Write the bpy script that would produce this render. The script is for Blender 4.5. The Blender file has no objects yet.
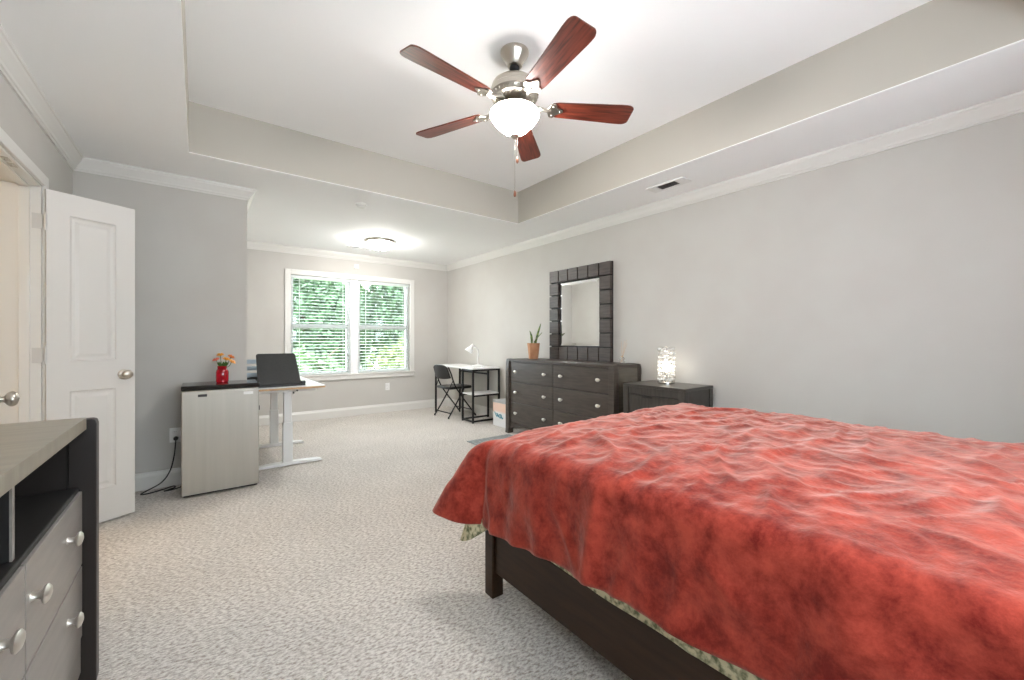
import bpy, bmesh, math, random
from mathutils import Vector, Matrix, noise

random.seed(7)
SC = bpy.context.scene
COL = SC.collection
PI = math.pi

# ------------------------------------------------------------------ camera
cam_d = bpy.data.cameras.new('camera')
cam_d.sensor_fit = 'HORIZONTAL'
cam_d.sensor_width = 36.0
cam_d.lens = 412.0 / 1024.0 * 36.0
cam_d.clip_start = 0.02
cam_d.clip_end = 200
cam = bpy.data.objects.new('camera', cam_d)
COL.objects.link(cam)
cam.location = (0, 0, 1.16)
cam.rotation_euler = (math.radians(90), 0, math.radians(-37.25))
SC.camera = cam

# ------------------------------------------------------------------ world / exposure
SC.view_settings.view_transform = 'Standard'
SC.view_settings.look = 'None'
SC.view_settings.gamma = 1.0
SC.view_settings.use_curve_mapping = False
SC.view_settings.exposure = 1.36
SKY_STRENGTH = 6.0
FAN_EMIT = 42.0
FLUSH_EMIT = 54.0
w = bpy.data.worlds.new('sky')
SC.world = w
w.use_nodes = True
bg = w.node_tree.nodes['Background']
bg.inputs[0].default_value = (0.82, 0.92, 1.0, 1)
bg.inputs[1].default_value = SKY_STRENGTH

# ------------------------------------------------------------------ helpers
def lin(c):
    r = []
    for v in c:
        v /= 255.0
        r.append(v / 12.92 if v <= 0.04045 else ((v + 0.055) / 1.055) ** 2.4)
    return (r[0], r[1], r[2], 1)

class NT:
    def __init__(self, m):
        self.t = m.node_tree
        self.n = self.t.nodes
    def new(self, t, **kw):
        n = self.n.new(t)
        for k, v in kw.items():
            if k.startswith('i_'):
                n.inputs[k[2:].replace('_', ' ')].default_value = v
            else:
                setattr(n, k, v)
        return n
    def link(self, a, b):
        self.t.links.new(a, b)

def mat(name, rgb, rough=0.5, metal=0.0, **kw):
    m = bpy.data.materials.new(name)
    m.use_nodes = True
    b = m.node_tree.nodes['Principled BSDF']
    b.inputs['Base Color'].default_value = lin(rgb)
    b.inputs['Roughness'].default_value = rough
    b.inputs['Metallic'].default_value = metal
    for k, v in kw.items():
        b.inputs[k.replace('_', ' ')].default_value = v
    return m

def bsdf(m):
    return m.node_tree.nodes['Principled BSDF']

def mottle(m, c1, c2, scale=5, detail=4, stretch=(1, 1, 1), bump=0.0, bscale=None, lo=0.35, hi=0.65, dist=0.01, roughness=0.5):
    """two-tone noise colour and optional bump, in object coordinates"""
    t = NT(m)
    b = bsdf(m)
    tc = t.new('ShaderNodeTexCoord')
    mp = t.new('ShaderNodeMapping')
    mp.inputs['Scale'].default_value = stretch
    t.link(tc.outputs['Object'], mp.inputs[0])
    nz = t.new('ShaderNodeTexNoise')
    nz.inputs['Scale'].default_value = scale
    nz.inputs['Detail'].default_value = detail
    nz.inputs['Roughness'].default_value = roughness
    t.link(mp.outputs[0], nz.inputs['Vector'])
    cr = t.new('ShaderNodeValToRGB')
    cr.color_ramp.elements[0].position = lo
    cr.color_ramp.elements[0].color = lin(c1)
    cr.color_ramp.elements[1].position = hi
    cr.color_ramp.elements[1].color = lin(c2)
    t.link(nz.outputs[0], cr.inputs[0])
    t.link(cr.outputs[0], b.inputs['Base Color'])
    if bump:
        nb = nz
        if bscale:
            nb = t.new('ShaderNodeTexNoise')
            nb.inputs['Scale'].default_value = bscale
            nb.inputs['Detail'].default_value = 3
            t.link(mp.outputs[0], nb.inputs['Vector'])
        bp = t.new('ShaderNodeBump')
        bp.inputs['Strength'].default_value = bump
        bp.inputs['Distance'].default_value = dist
        t.link(nb.outputs[0], bp.inputs['Height'])
        t.link(bp.outputs[0], b.inputs['Normal'])
    return m

def glow(name, rgb, strength):
    m = mat(name, rgb, 0.3)
    b = bsdf(m)
    b.inputs['Emission Color'].default_value = lin(rgb)
    b.inputs['Emission Strength'].default_value = strength
    return m

ORIG = {}

class MB:
    """collects shapes in one bmesh"""
    def __init__(self):
        self.bm = bmesh.new()
    def face(self, pts, mi=0):
        f = self.bm.faces.new([self.bm.verts.new(p) for p in pts])
        f.material_index = mi
        return f
    def hexa(self, c, mi=0):
        """8 corners: bottom 4 ccw, top 4 ccw"""
        v = [self.bm.verts.new(p) for p in c]
        for q in ((3, 2, 1, 0), (4, 5, 6, 7), (0, 1, 5, 4), (1, 2, 6, 5), (2, 3, 7, 6), (3, 0, 4, 7)):
            f = self.bm.faces.new([v[i] for i in q])
            f.material_index = mi
    def box(self, x0, x1, y0, y1, z0, z1, mi=0):
        self.hexa([(x0, y0, z0), (x1, y0, z0), (x1, y1, z0), (x0, y1, z0),
                   (x0, y0, z1), (x1, y0, z1), (x1, y1, z1), (x0, y1, z1)], mi)
    def tube(self, pts, r, n=10, cap=True, mi=0, up=None):
        pts = [Vector(p) for p in pts]
        rs = r if isinstance(r, (list, tuple)) else [r] * len(pts)
        rings = []
        d0 = (pts[1] - pts[0]).normalized()
        ref = Vector(up) if up else (Vector((0, 0, 1)) if abs(d0.z) < 0.9 else Vector((1, 0, 0)))
        nrm = d0.cross(ref).normalized()
        for i, p in enumerate(pts):
            a = pts[max(i - 1, 0)]
            b = pts[min(i + 1, len(pts) - 1)]
            d = (b - a).normalized()
            nrm = (nrm - d * nrm.dot(d)).normalized()
            bi = d.cross(nrm)
            rings.append([self.bm.verts.new(p + (nrm * math.cos(2 * PI * k / n) + bi * math.sin(2 * PI * k / n)) * rs[i]) for k in range(n)])
        for i in range(len(rings) - 1):
            for k in range(n):
                f = self.bm.faces.new([rings[i][k], rings[i][(k + 1) % n], rings[i + 1][(k + 1) % n], rings[i + 1][k]])
                f.material_index = mi
        if cap:
            for q in (rings[0][::-1], rings[-1]):
                f = self.bm.faces.new(q)
                f.material_index = mi
    def lathe(self, prof, c=(0, 0, 0), n=32, mi=0, axis='Z', sx=1, sy=1):
        """prof: (r, h) list; revolved about an axis through c"""
        c = Vector(c)
        def P(r, h, a):
            x, y = r * math.cos(a) * sx, r * math.sin(a) * sy
            if axis == 'Z':
                return c + Vector((x, y, h))
            if axis == 'X':
                return c + Vector((h, x, y))
            return c + Vector((x, h, -y))
        rings = []
        for r, h in prof:
            if r < 1e-6:
                rings.append([self.bm.verts.new(P(0, h, 0))])
            else:
                rings.append([self.bm.verts.new(P(r, h, 2 * PI * k / n)) for k in range(n)])
        for A, B in zip(rings, rings[1:]):
            for k in range(n):
                k2 = (k + 1) % n
                if len(A) == 1 and len(B) == 1:
                    continue
                if len(A) == 1:
                    q = [A[0], B[k2], B[k]]
                elif len(B) == 1:
                    q = [A[k], A[k2], B[0]]
                else:
                    q = [A[k], A[k2], B[k2], B[k]]
                f = self.bm.faces.new(q)
                f.material_index = mi
    def prism(self, poly, z0, z1, mi=0, plane='XY'):
        def P(a, b, h):
            return {'XY': (a, b, h), 'XZ': (a, h, b), 'YZ': (h, a, b)}[plane]
        A = [self.bm.verts.new(P(a, b, z0)) for a, b in poly]
        B = [self.bm.verts.new(P(a, b, z1)) for a, b in poly]
        n = len(poly)
        fs = [self.bm.faces.new(A[::-1]), self.bm.faces.new(B)]
        for i in range(n):
            fs.append(self.bm.faces.new([A[i], A[(i + 1) % n], B[(i + 1) % n], B[i]]))
        for f in fs:
            f.material_index = mi
    def ball(self, c, r, s=(1, 1, 1), sub=2, mi=0):
        g = bmesh.ops.create_icosphere(self.bm, subdivisions=sub, radius=r,
                                       matrix=Matrix.Translation(c) @ Matrix.Diagonal((*s, 1)))
        for v in g['verts']:
            for f in v.link_faces:
                f.material_index = mi
    def build(self, name, mats, parent=None, smooth=False, bevel=0, seg=2, solid=0, angle=35):
        bmesh.ops.recalc_face_normals(self.bm, faces=self.bm.faces)
        o0 = ORIG.get(parent.name, Vector((0, 0, 0))) if parent else Vector((0, 0, 0))
        if o0.length:
            bmesh.ops.translate(self.bm, verts=self.bm.verts, vec=-o0)
        me = bpy.data.meshes.new(name)
        self.bm.to_mesh(me)
        self.bm.free()
        for m in (mats if isinstance(mats, (list, tuple)) else [mats]):
            me.materials.append(m)
        o = bpy.data.objects.new(name, me)
        COL.objects.link(o)
        if parent:
            o.parent = parent
            ORIG[o.name] = o0
        if smooth:
            for p in me.polygons:
                p.use_smooth = True
            me.set_sharp_from_angle(angle=math.radians(angle))
        if solid:
            s = o.modifiers.new('solid', 'SOLIDIFY')
            s.thickness = solid
        if bevel:
            b = o.modifiers.new('bevel', 'BEVEL')
            b.width = bevel
            b.segments = seg
            b.limit_method = 'ANGLE'
            b.angle_limit = math.radians(40)
            b.harden_normals = False
        return o

def tag(o, label, cat, group=None):
    o['label'] = label
    o['category'] = cat
    if group:
        o['group'] = group
    return o

def thing(name, label, cat, loc=(0, 0, 0), rz=None, group=None):
    """Empty at the base of a thing. Parts are given in world coordinates, or in local ones when rz is set."""
    o = bpy.data.objects.new(name, None)
    o.empty_display_size = 0.1
    COL.objects.link(o)
    o.location = loc
    if rz is not None:
        o.rotation_euler = (0, 0, rz)
        ORIG[o.name] = Vector((0, 0, 0))
    else:
        ORIG[o.name] = Vector(loc)
    return tag(o, label, cat, group)

def struct(o):
    o['kind'] = 'structure'
    return o

def copy_tree(o, parent=None):
    c = o.copy()
    COL.objects.link(c)
    if parent:
        c.parent = parent
    for ch in [x for x in bpy.data.objects if x.parent == o]:
        copy_tree(ch, c)
    return c

# ------------------------------------------------------------------ materials
WALL = mottle(mat('wall_paint', (202, 197, 189), 0.75), (192, 188, 182), (195, 192, 186), 3, 2, bump=0.04, bscale=220, dist=0.002)
TRAYP = mat('tray_paint', (188, 183, 173), 0.8)
CEIL = mottle(mat('ceiling_paint', (224, 223, 220), 0.85), (249, 249, 248), (250, 250, 249), 3, 2, bump=0.05, bscale=160, dist=0.002)
TRIM = mat('white_trim_paint', (219, 217, 212), 0.35)
DOORP = mat('white_door_paint', (210, 207, 202), 0.38)
SASH = mat('white_vinyl', (240, 241, 242), 0.35)
NICKEL = mat('brushed_nickel', (190, 184, 174), 0.28, 1.0)
CHROME = mat('polished_nickel', (215, 213, 208), 0.14, 1.0)
ESP = mottle(mat('espresso_wood', (66, 57, 51), 0.38), (60, 52, 46), (74, 65, 58), 6, 5, (1, 1.0, 9), bump=0.05, bscale=30)
ESPD = mat('espresso_shaded_wood', (17, 14, 13), 0.55)  # shade of open compartments and recesses put into this near-black colour
BEDW = mottle(mat('espresso_bed_wood', (48, 32, 20), 0.40), (44, 29, 18), (56, 38, 25), 5, 5, (9, 1, 9))
bsdf(BEDW).inputs['Specular IOR Level'].default_value = 0.25
BLACKM = mat('black_metal', (20, 20, 21), 0.45, 0.3)
BLACKP = mat('black_plastic', (24, 25, 25), 0.42)
WHITEP = mat('white_plastic', (236, 236, 234), 0.4)
STEEL = mottle(mat('brushed_steel', (176, 172, 163), 0.40, 0.55), (173, 169, 160), (179, 175, 166), 3, 2, (9, 9, 0.4))

def carpet_mat():
    m = mat('carpet_pile', (198, 186, 172), 0.95)
    t = NT(m)
    b = bsdf(m)
    tc = t.new('ShaderNodeTexCoord')
    mp = t.new('ShaderNodeMapping')
    mp.inputs['Rotation'].default_value = (0, 0, 0.6)
    mp.inputs['Scale'].default_value = (1.0, 1.9, 1)
    t.link(tc.outputs['Object'], mp.inputs[0])
    n1 = t.new('ShaderNodeTexNoise')
    n1.inputs['Scale'].default_value = 52
    n1.inputs['Detail'].default_value = 3
    n1.inputs['Roughness'].default_value = 0.65
    t.link(mp.outputs[0], n1.inputs['Vector'])
    n2 = t.new('ShaderNodeTexNoise')
    n2.inputs['Scale'].default_value = 2.2
    n2.inputs['Detail'].default_value = 3
    t.link(tc.outputs['Object'], n2.inputs['Vector'])
    cr = t.new('ShaderNodeValToRGB')
    cr.color_ramp.elements[0].position = 0.34
    cr.color_ramp.elements[0].color = lin((150, 139, 128))
    cr.color_ramp.elements[1].position = 0.59
    cr.color_ramp.elements[1].color = lin((225, 219, 211))
    t.link(n1.outputs[0], cr.inputs[0])
    c2 = t.new('ShaderNodeValToRGB')
    c2.color_ramp.elements[0].position = 0.35
    c2.color_ramp.elements[0].color = (0.9, 0.9, 0.9, 1)
    c2.color_ramp.elements[1].position = 0.65
    c2.color_ramp.elements[1].color = (1, 1, 1, 1)
    t.link(n2.outputs[0], c2.inputs[0])
    mx = t.new('ShaderNodeMix', data_type='RGBA', blend_type='MULTIPLY')
    mx.inputs[0].default_value = 1
    t.link(cr.outputs[0], mx.inputs[6])
    t.link(c2.outputs[0], mx.inputs[7])
    t.link(mx.outputs[2], b.inputs['Base Color'])
    bp = t.new('ShaderNodeBump')
    bp.inputs['Strength'].default_value = 1.0
    bp.inputs['Distance'].default_value = 0.012
    t.link(n1.outputs[0], bp.inputs['Height'])
    t.link(bp.outputs[0], b.inputs['Normal'])
    b.inputs['Sheen Weight'].default_value = 0.25
    return m
CARPET = carpet_mat()

# ------------------------------------------------------------------ room shell
XL, XR, YN, YS, YF, XA, C = -0.72, 3.51, -0.60, 4.26, 6.50, 0.335, 2.47
T = 0.12
TL = 0.155     # left wall
DY0, DY1, DH = 2.71, 3.53, 2.05          # double door opening in the left wall
WX0, WX1, WZ0, WZ1 = 1.03, 2.80, 0.64, 2.085   # window opening in the far wall

b = MB(); b.box(XL - 2.0, XR + T, YN - T, YF + T, -0.12, 0)
struct(b.build('floor', CARPET))

b = MB()
b.box(XR, XR + T, YN - T, YF + T, 0, C + 0.5)
struct(b.build('wall_right', WALL))
b = MB()
b.box(XA, WX0, YF, YF + T, 0, C + 0.1)
b.box(WX1, XR, YF, YF + T, 0, C + 0.1)
b.box(WX0, WX1, YF, YF + T, 0, WZ0)
b.box(WX0, WX1, YF, YF + T, WZ1, C + 0.1)
struct(b.build('wall_back', WALL))
FW0, FW1, FZ0, FZ1 = -0.30, 2.4, 1.08, 1.90  # opening for an unseen window, added to let daylight in
b = MB()
b.box(XL - T, FW0, YN - T, YN, 0, C + 0.5)
b.box(FW1, XR + T, YN - T, YN, 0, C + 0.5)
b.box(FW0, FW1, YN - T, YN, 0, FZ0)
b.box(FW0, FW1, YN - T, YN, FZ1, C + 0.5)
struct(b.build('wall_front', WALL))
b = MB()
b.box(XL - TL, XL, YN, DY0, 0, C + 0.1)
b.box(XL - TL, XL, DY1, YS + T, 0, C + 0.1)
b.box(XL - TL, XL, DY0, DY1, DH, C + 0.1)
struct(b.build('wall_left', WALL))
b = MB()
b.box(XL, XA, YS, YS + T, 0, C + 0.1)
b.box(XA - T, XA, YS + T, YF + T, 0, C + 0.1)
struct(b.build('wall_partition', WALL))

# ceiling with raised tray
TX0, TX1, TY0, TY1, TZ = -0.055, 2.87, 0.0, 3.66, 2.83
b = MB()
b.box(XL - T, TX0, YN - T, YF + T, C, C + 0.006)
b.box(TX1, XR + T, YN - T, YF + T, C, C + 0.006)
b.box(TX0, TX1, YN - T, TY0, C, C + 0.006)
b.box(TX0, TX1, TY1, YF + T, C, C + 0.006)
b.box(TX0 - 0.08, TX1 + 0.08, TY0 - 0.08, TY1 + 0.08, TZ, TZ + 0.06)
struct(b.build('ceiling', CEIL))
b = MB()
e = 0.06
b.box(TX0 - e, TX0, TY0 - e, TY1 + e, C + 0.006, TZ)
b.box(TX1, TX1 + e, TY0 - e, TY1 + e, C + 0.006, TZ)
b.box(TX0, TX1, TY0 - e, TY0, C + 0.006, TZ)
b.box(TX0, TX1, TY1, TY1 + e, C + 0.006, TZ)
struct(b.build('wall_tray', TRAYP))

def sweep(name, path, prof, material, closed):
    """sweep a (out, z) profile along a ccw floor path, inward on the left, mitred"""
    P = [Vector(p) for p in path]
    n = len(P)
    b = MB()
    rings = []
    for i in range(n):
        d1 = (P[i] - P[i - 1]).normalized() if (closed or i > 0) else None
        d2 = (P[(i + 1) % n] - P[i]).normalized() if (closed or i < n - 1) else None
        if d1 is None: d1 = d2
        if d2 is None: d2 = d1
        n1 = Vector((-d1.y, d1.x)); n2 = Vector((-d2.y, d2.x))
        m = (n1 + n2)
        m = m / (1 + n1.dot(n2))
        rings.append([b.bm.verts.new((P[i].x + m.x * o, P[i].y + m.y * o, z)) for o, z in prof])
    k = len(prof)
    for i in range(n if closed else n - 1):
        A, B = rings[i], rings[(i + 1) % n]
        for j in range(k):
            b.bm.faces.new([A[j], B[j], B[(j + 1) % k], A[(j + 1) % k]])
    if not closed:
        b.bm.faces.new(rings[0][::-1]); b.bm.faces.new(rings[-1])
    return struct(b.build(name, material))

ROOM = [(XL, YN), (XR, YN), (XR, YF), (XA, YF), (XA, YS), (XL, YS)]
c0 = C - 0.001
CROWN = [(0, c0 - 0.092), (0.010, c0 - 0.092), (0.013, c0 - 0.082), (0.020, c0 - 0.078), (0.024, c0 - 0.066),
         (0.040, c0 - 0.044), (0.054, c0 - 0.026), (0.057, c0 - 0.016), (0.063, c0 - 0.013), (0.066, c0), (0, c0)]
sweep('trim_1', ROOM, CROWN, TRIM, True)
BASE = [(0, 0.001), (0.016, 0.001), (0.016, 0.100), (0.012, 0.112), (0.009, 0.118), (0.006, 0.132), (0, 0.135)]
sweep('baseboard_right', [(XR, YN), (XR, YF)], BASE, TRIM, False)
sweep('baseboard_back', [(XR - 0.016, YF), (XA, YF), (XA, YS), (XL, YS), (XL, DY1 + 0.065)], BASE, TRIM, False)
sweep('baseboard_left', [(XL, DY0 - 0.065), (XL, YN), (XR - 0.016, YN)], BASE, TRIM, False)

# door casing and jamb (left wall)
b = MB()
cw, ct = 0.062, 0.016
for x0, x1 in ((XL, XL + ct), (XL - TL - ct, XL - TL)):
    b.box(x0, x1, DY0 - cw, DY0, 0, DH + cw)
    b.box(x0, x1, DY1, DY1 + cw, 0, DH + cw)
    b.box(x0, x1, DY0, DY1, DH, DH + cw)
j = 0.012
for y0, y1 in ((DY0, DY0 + j), (DY1 - j, DY1)):
    b.box(XL - TL, XL, y0, y1, 0, DH)
b.box(XL - TL, XL, DY0 + j, DY1 - j, DH - j, DH)
s = 0.011
b.box(XL - 0.085, XL - 0.042, DY0 + j, DY0 + j + s, 0, DH - j)
b.box(XL - 0.085, XL - 0.042, DY1 - j - s, DY1 - j, 0, DH - j)
b.box(XL - 0.085, XL - 0.042, DY0 + j + s, DY1 - j - s, DH - j - s, DH - j)
struct(b.build('trim_2', TRIM, bevel=0.003))

# the lit room beyond the double door
HALLP = mat('hall_paint', (232, 229, 222), 0.7)
b = MB()
hx0, hy0, hy1 = XL - 1.9, 1.2, 4.3
b.box(hx0 - 0.1, hx0, hy0, hy1, 0, C)
b.box(hx0, XL - TL, hy1, hy1 + 0.1, 0, C)
b.box(hx0, XL - TL, hy0 - 0.1, hy0, 0, C)
b.box(hx0 - 0.1, XL - TL, hy0 - 0.1, hy1 + 0.1, C, C + 0.05)
struct(b.build('wall_hall', HALLP))

# two strike plates in the head jamb
for y in (DY0 + 0.36, DY1 - 0.37):
    b = MB()
    b.box(XL - 0.036, XL - 0.010, y - 0.028, y + 0.028, DH - j - 0.003, DH - j + 0.001)
    b.tube([(XL - 0.023, y, DH - j), (XL - 0.023, y, DH - j - 0.009)], 0.007, 12)
    o = b.build('ball_catch', NICKEL, bevel=0.001)
    tag(o, 'brass-toned ball catch plate in the door head, %s' % ('nearer the window end' if y > 3.17 else 'nearer the left edge of the photo'), 'catch', 'ball catches in the door head')

# ------------------------------------------------------------------ double door leaves
HINGE = mat('satin_hinge', (204, 202, 198), 0.5, 0.35)
def door_leaf(name, hinge, ang, flip, knob_label=None):
    W, H, TH = 0.415, 2.02, 0.035
    root = struct(MBdoor(W, H, TH, flip).build(name, DOORP))
    root.location = (hinge[0], hinge[1], 0.012)
    root.rotation_euler = (0, 0, ang)
    for side in (-1, 1):
        kb = MB()
        y0 = (0 if side < 0 else TH) * 1.0
        yy = y0 if flip > 0 else y0 - TH
        prof = [(0.0, 0), (0.031, 0), (0.031, 0.004), (0.026, 0.009), (0.014, 0.012), (0.011, 0.024), (0.013, 0.030)]
        prof += [(0.012 + 0.0175 * math.sin(t), 0.028 + 0.040 * (t / PI)) for t in [k * PI / 10 for k in range(1, 9)]]
        prof += [(0.012, 0.064), (0.0, 0.067)]
        kb.lathe([(r, h * side) for r, h in prof], (W - 0.06, yy, 0.925), 24, axis='Y')
        kb.build('door_knob', NICKEL, root, smooth=True)
    for z in (0.28, 1.06, 1.83):
        hb = MB()
        hb.tube([(-0.004, -0.004 * flip, z - 0.045), (-0.004, -0.004 * flip, z + 0.045)], 0.0065, 12)
        hb.ball((-0.004, -0.004 * flip, z + 0.048), 0.006, sub=1)
        hb.ball((-0.004, -0.004 * flip, z - 0.048), 0.006, sub=1)
        hb.box(-0.0012, 0.0008, 0.002 * flip if flip > 0 else -0.031, 0.031 if flip > 0 else -0.002, z - 0.044, z + 0.044)
        hb.build('hinge', HINGE, root, smooth=True)
    return root

def MBdoor(W, H, TH, flip):
    b = MB()
    xs = [0, 0.098, W - 0.098, W]
    zs = [0, 0.21, 0.84, 1.02, 1.89, H]
    panels = {(1, 1), (1, 3)}
    for side in (0, 1):
        y = 0 if side == 0 else TH
        s = 1 if side == 0 else -1
        for i in range(3):
            for k in range(5):
                x0, x1, z0, z1 = xs[i], xs[i + 1], zs[k], zs[k + 1]
                if (i, k) not in panels:
                    b.face([(x0, y, z0), (x1, y, z0), (x1, y, z1), (x0, y, z1)])
                    continue
                st = [(0, 0), (0.006, 0.006), (0.014, 0.009), (0.026, 0.009), (0.044, 0.003)]
                for (a, da), (c, dc) in zip(st, st[1:]):
                    A = [(x0 + a, y + s * da, z0 + a), (x1 - a, y + s * da, z0 + a), (x1 - a, y + s * da, z1 - a), (x0 + a, y + s * da, z1 - a)]
                    B = [(x0 + c, y + s * dc, z0 + c), (x1 - c, y + s * dc, z0 + c), (x1 - c, y + s * dc, z1 - c), (x0 + c, y + s * dc, z1 - c)]
                    for q in range(4):
                        b.face([A[q], A[(q + 1) % 4], B[(q + 1) % 4], B[q]])
                a, d = st[-1]
                b.face([(x0 + a, y + s * d, z0 + a), (x1 - a, y + s * d, z0 + a), (x1 - a, y + s * d, z1 - a), (x0 + a, y + s * d, z1 - a)])
    for i in range(3):
        for z in (0, H):
            b.face([(xs[i], 0, z), (xs[i + 1], 0, z), (xs[i + 1], TH, z), (xs[i], TH, z)])
    for k in range(5):
        for x in (0, W):
            b.face([(x, 0, zs[k]), (x, TH, zs[k]), (x, TH, zs[k + 1]), (x, 0, zs[k + 1])])
    bmesh.ops.remove_doubles(b.bm, verts=b.bm.verts, dist=1e-5)
    if flip < 0:
        bmesh.ops.translate(b.bm, verts=b.bm.verts, vec=(0, -TH, 0))
    return b

door_leaf('door_1', (XL + 0.021, DY1 - 0.018), math.radians(30), 1)
door_leaf('door_2', (XL + 0.024, DY0 + 0.016), math.radians(-76), -1)
# hinge leaves that sit on the jamb
b = MB()
for z in (0.292, 1.072, 1.842):
    b.box(XL - 0.036, XL + 0.006, DY1 - j - 0.002, DY1 - j + 0.001, z - 0.044, z + 0.044)
struct(b.build('trim_3', HINGE, bevel=0.0008))

# ------------------------------------------------------------------ window
b = MB()
cs = 0.075
b.box(WX0 - cs, WX0, YF - 0.018, YF, WZ0 - cs, WZ1 + cs)
b.box(WX1, WX1 + cs, YF - 0.018, YF, WZ0 - cs, WZ1 + cs)
b.box(WX0, WX1, YF - 0.018, YF, WZ1, WZ1 + cs)
b.box(WX0, WX1, YF - 0.018, YF, WZ0 - cs, WZ0)
b.box(WX0 - cs - 0.01, WX1 + cs + 0.01, YF - 0.028, YF, WZ0 - 0.012, WZ0 + 0.010)
struct(b.build('trim_4', TRIM, bevel=0.003))
MX0, MX1 = 1.845, 1.965
b = MB()
yf0, yf1 = YF + 0.055, YF + 0.115
b.box(MX0, MX1, YF + 0.004, yf1, WZ0, WZ1)
fr = 0.04
for x0, x1 in ((WX0, MX0), (MX1, WX1)):
    b.box(x0, x0 + fr, yf0, yf1, WZ0, WZ1)
    b.box(x1 - fr, x1, yf0, yf1, WZ0, WZ1)
    b.box(x0 + fr, x1 - fr, yf0, yf1, WZ1 - fr, WZ1)
    b.box(x0 + fr, x1 - fr, yf0, yf1, WZ0, WZ0 + 0.05)
    b.box(x0 + fr, x1 - fr, yf0 + 0.005, yf1, 1.335, 1.395)
win = struct(b.build('window_1', SASH, bevel=0.003))
b = MB()
for x0, x1 in ((FW0, FW0 + 0.05), (FW1 - 0.05, FW1), ((FW0 + FW1) / 2 - 0.05, (FW0 + FW1) / 2 + 0.05)):
    b.box(x0, x1, YN - 0.10, YN + 0.004, FZ0, FZ1)
for z0, z1 in ((FZ0, FZ0 + 0.05), (FZ1 - 0.05, FZ1), (1.42, 1.48)):
    b.box(FW0 + 0.05, FW1 - 0.05, YN - 0.09, YN - 0.04, z0, z1)
struct(b.build('added_fill_window', SASH))  # unseen window added to brighten the near half of the room
GLASS = bpy.data.materials.new('window_glass')
GLASS.use_nodes = True
t = NT(GLASS)
t.n.remove(bsdf(GLASS))
tr = t.new('ShaderNodeBsdfTransparent'); tr.inputs[0].default_value = (0.96, 0.98, 0.97, 1)
gl = t.new('ShaderNodeBsdfGlossy'); gl.inputs['Roughness'].default_value = 0.02
fz = t.new('ShaderNodeFresnel'); fz.inputs[0].default_value = 1.45
mxs = t.new('ShaderNodeMixShader')
t.link(fz.outputs[0], mxs.inputs[0]); t.link(tr.outputs[0], mxs.inputs[1]); t.link(gl.outputs[0], mxs.inputs[2])
t.link(mxs.outputs[0], t.n['Material Output'].inputs[0])
for x0, x1 in ((WX0, MX0), (MX1, WX1)):
    for z0, z1 in ((WZ0 + 0.05, 1.335), (1.395, WZ1 - fr)):
        b = MB(); b.box(x0 + fr, x1 - fr, yf1 - 0.03, yf1 - 0.025, z0, z1)
        b.build('pane', GLASS, win)

BLIND = mat('blind_slat_white', (216, 222, 219), 0.5)
def blind(x0, x1, label):
    root = thing('window_blind', label, 'blind', ((x0 + x1) / 2, YF + 0.032, WZ0), group='blinds in the double window')
    b = MB(); b.box(x0, x1, YF + 0.008, YF + 0.05, WZ1 - 0.045, WZ1 - 0.001)
    b.build('head_rail', BLIND, root, bevel=0.003)
    b = MB()
    z = WZ1 - 0.075
    a = math.radians(9)
    while z > WZ0 + 0.05:
        dy, dz = 0.0235 * math.cos(a), 0.0235 * math.sin(a)
        yc = YF + 0.029
        th = 0.0014
        b.hexa([(x0 + 0.003, yc - dy, z - dz - th), (x1 - 0.003, yc - dy, z - dz - th), (x1 - 0.003, yc + dy, z + dz - th), (x0 + 0.003, yc + dy, z + dz - th),
                (x0 + 0.003, yc - dy, z - dz + th), (x1 - 0.003, yc - dy, z - dz + th), (x1 - 0.003, yc + dy, z + dz + th), (x0 + 0.003, yc + dy, z + dz + th)])
        z -= 0.046
    b.build('slats', BLIND, root)
    b = MB(); b.box(x0 + 0.002, x1 - 0.002, YF + 0.006, YF + 0.05, WZ0 + 0.012, WZ0 + 0.034)
    b.build('bottom_rail', BLIND, root, bevel=0.003)
    for f in (0.13, 0.87):
        x = x0 + (x1 - x0) * f
        b = MB(); b.box(x - 0.004, x + 0.004, YF + 0.004, YF + 0.0052, WZ0 + 0.03, WZ1 - 0.04)
        b.build('ladder_tape', BLIND, root)
blind(WX0 + 0.006, MX0 - 0.004, 'white slatted blind in the left half of the double window')
blind(MX1 + 0.004, WX1 - 0.006, 'white slatted blind in the right half of the double window')

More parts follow.
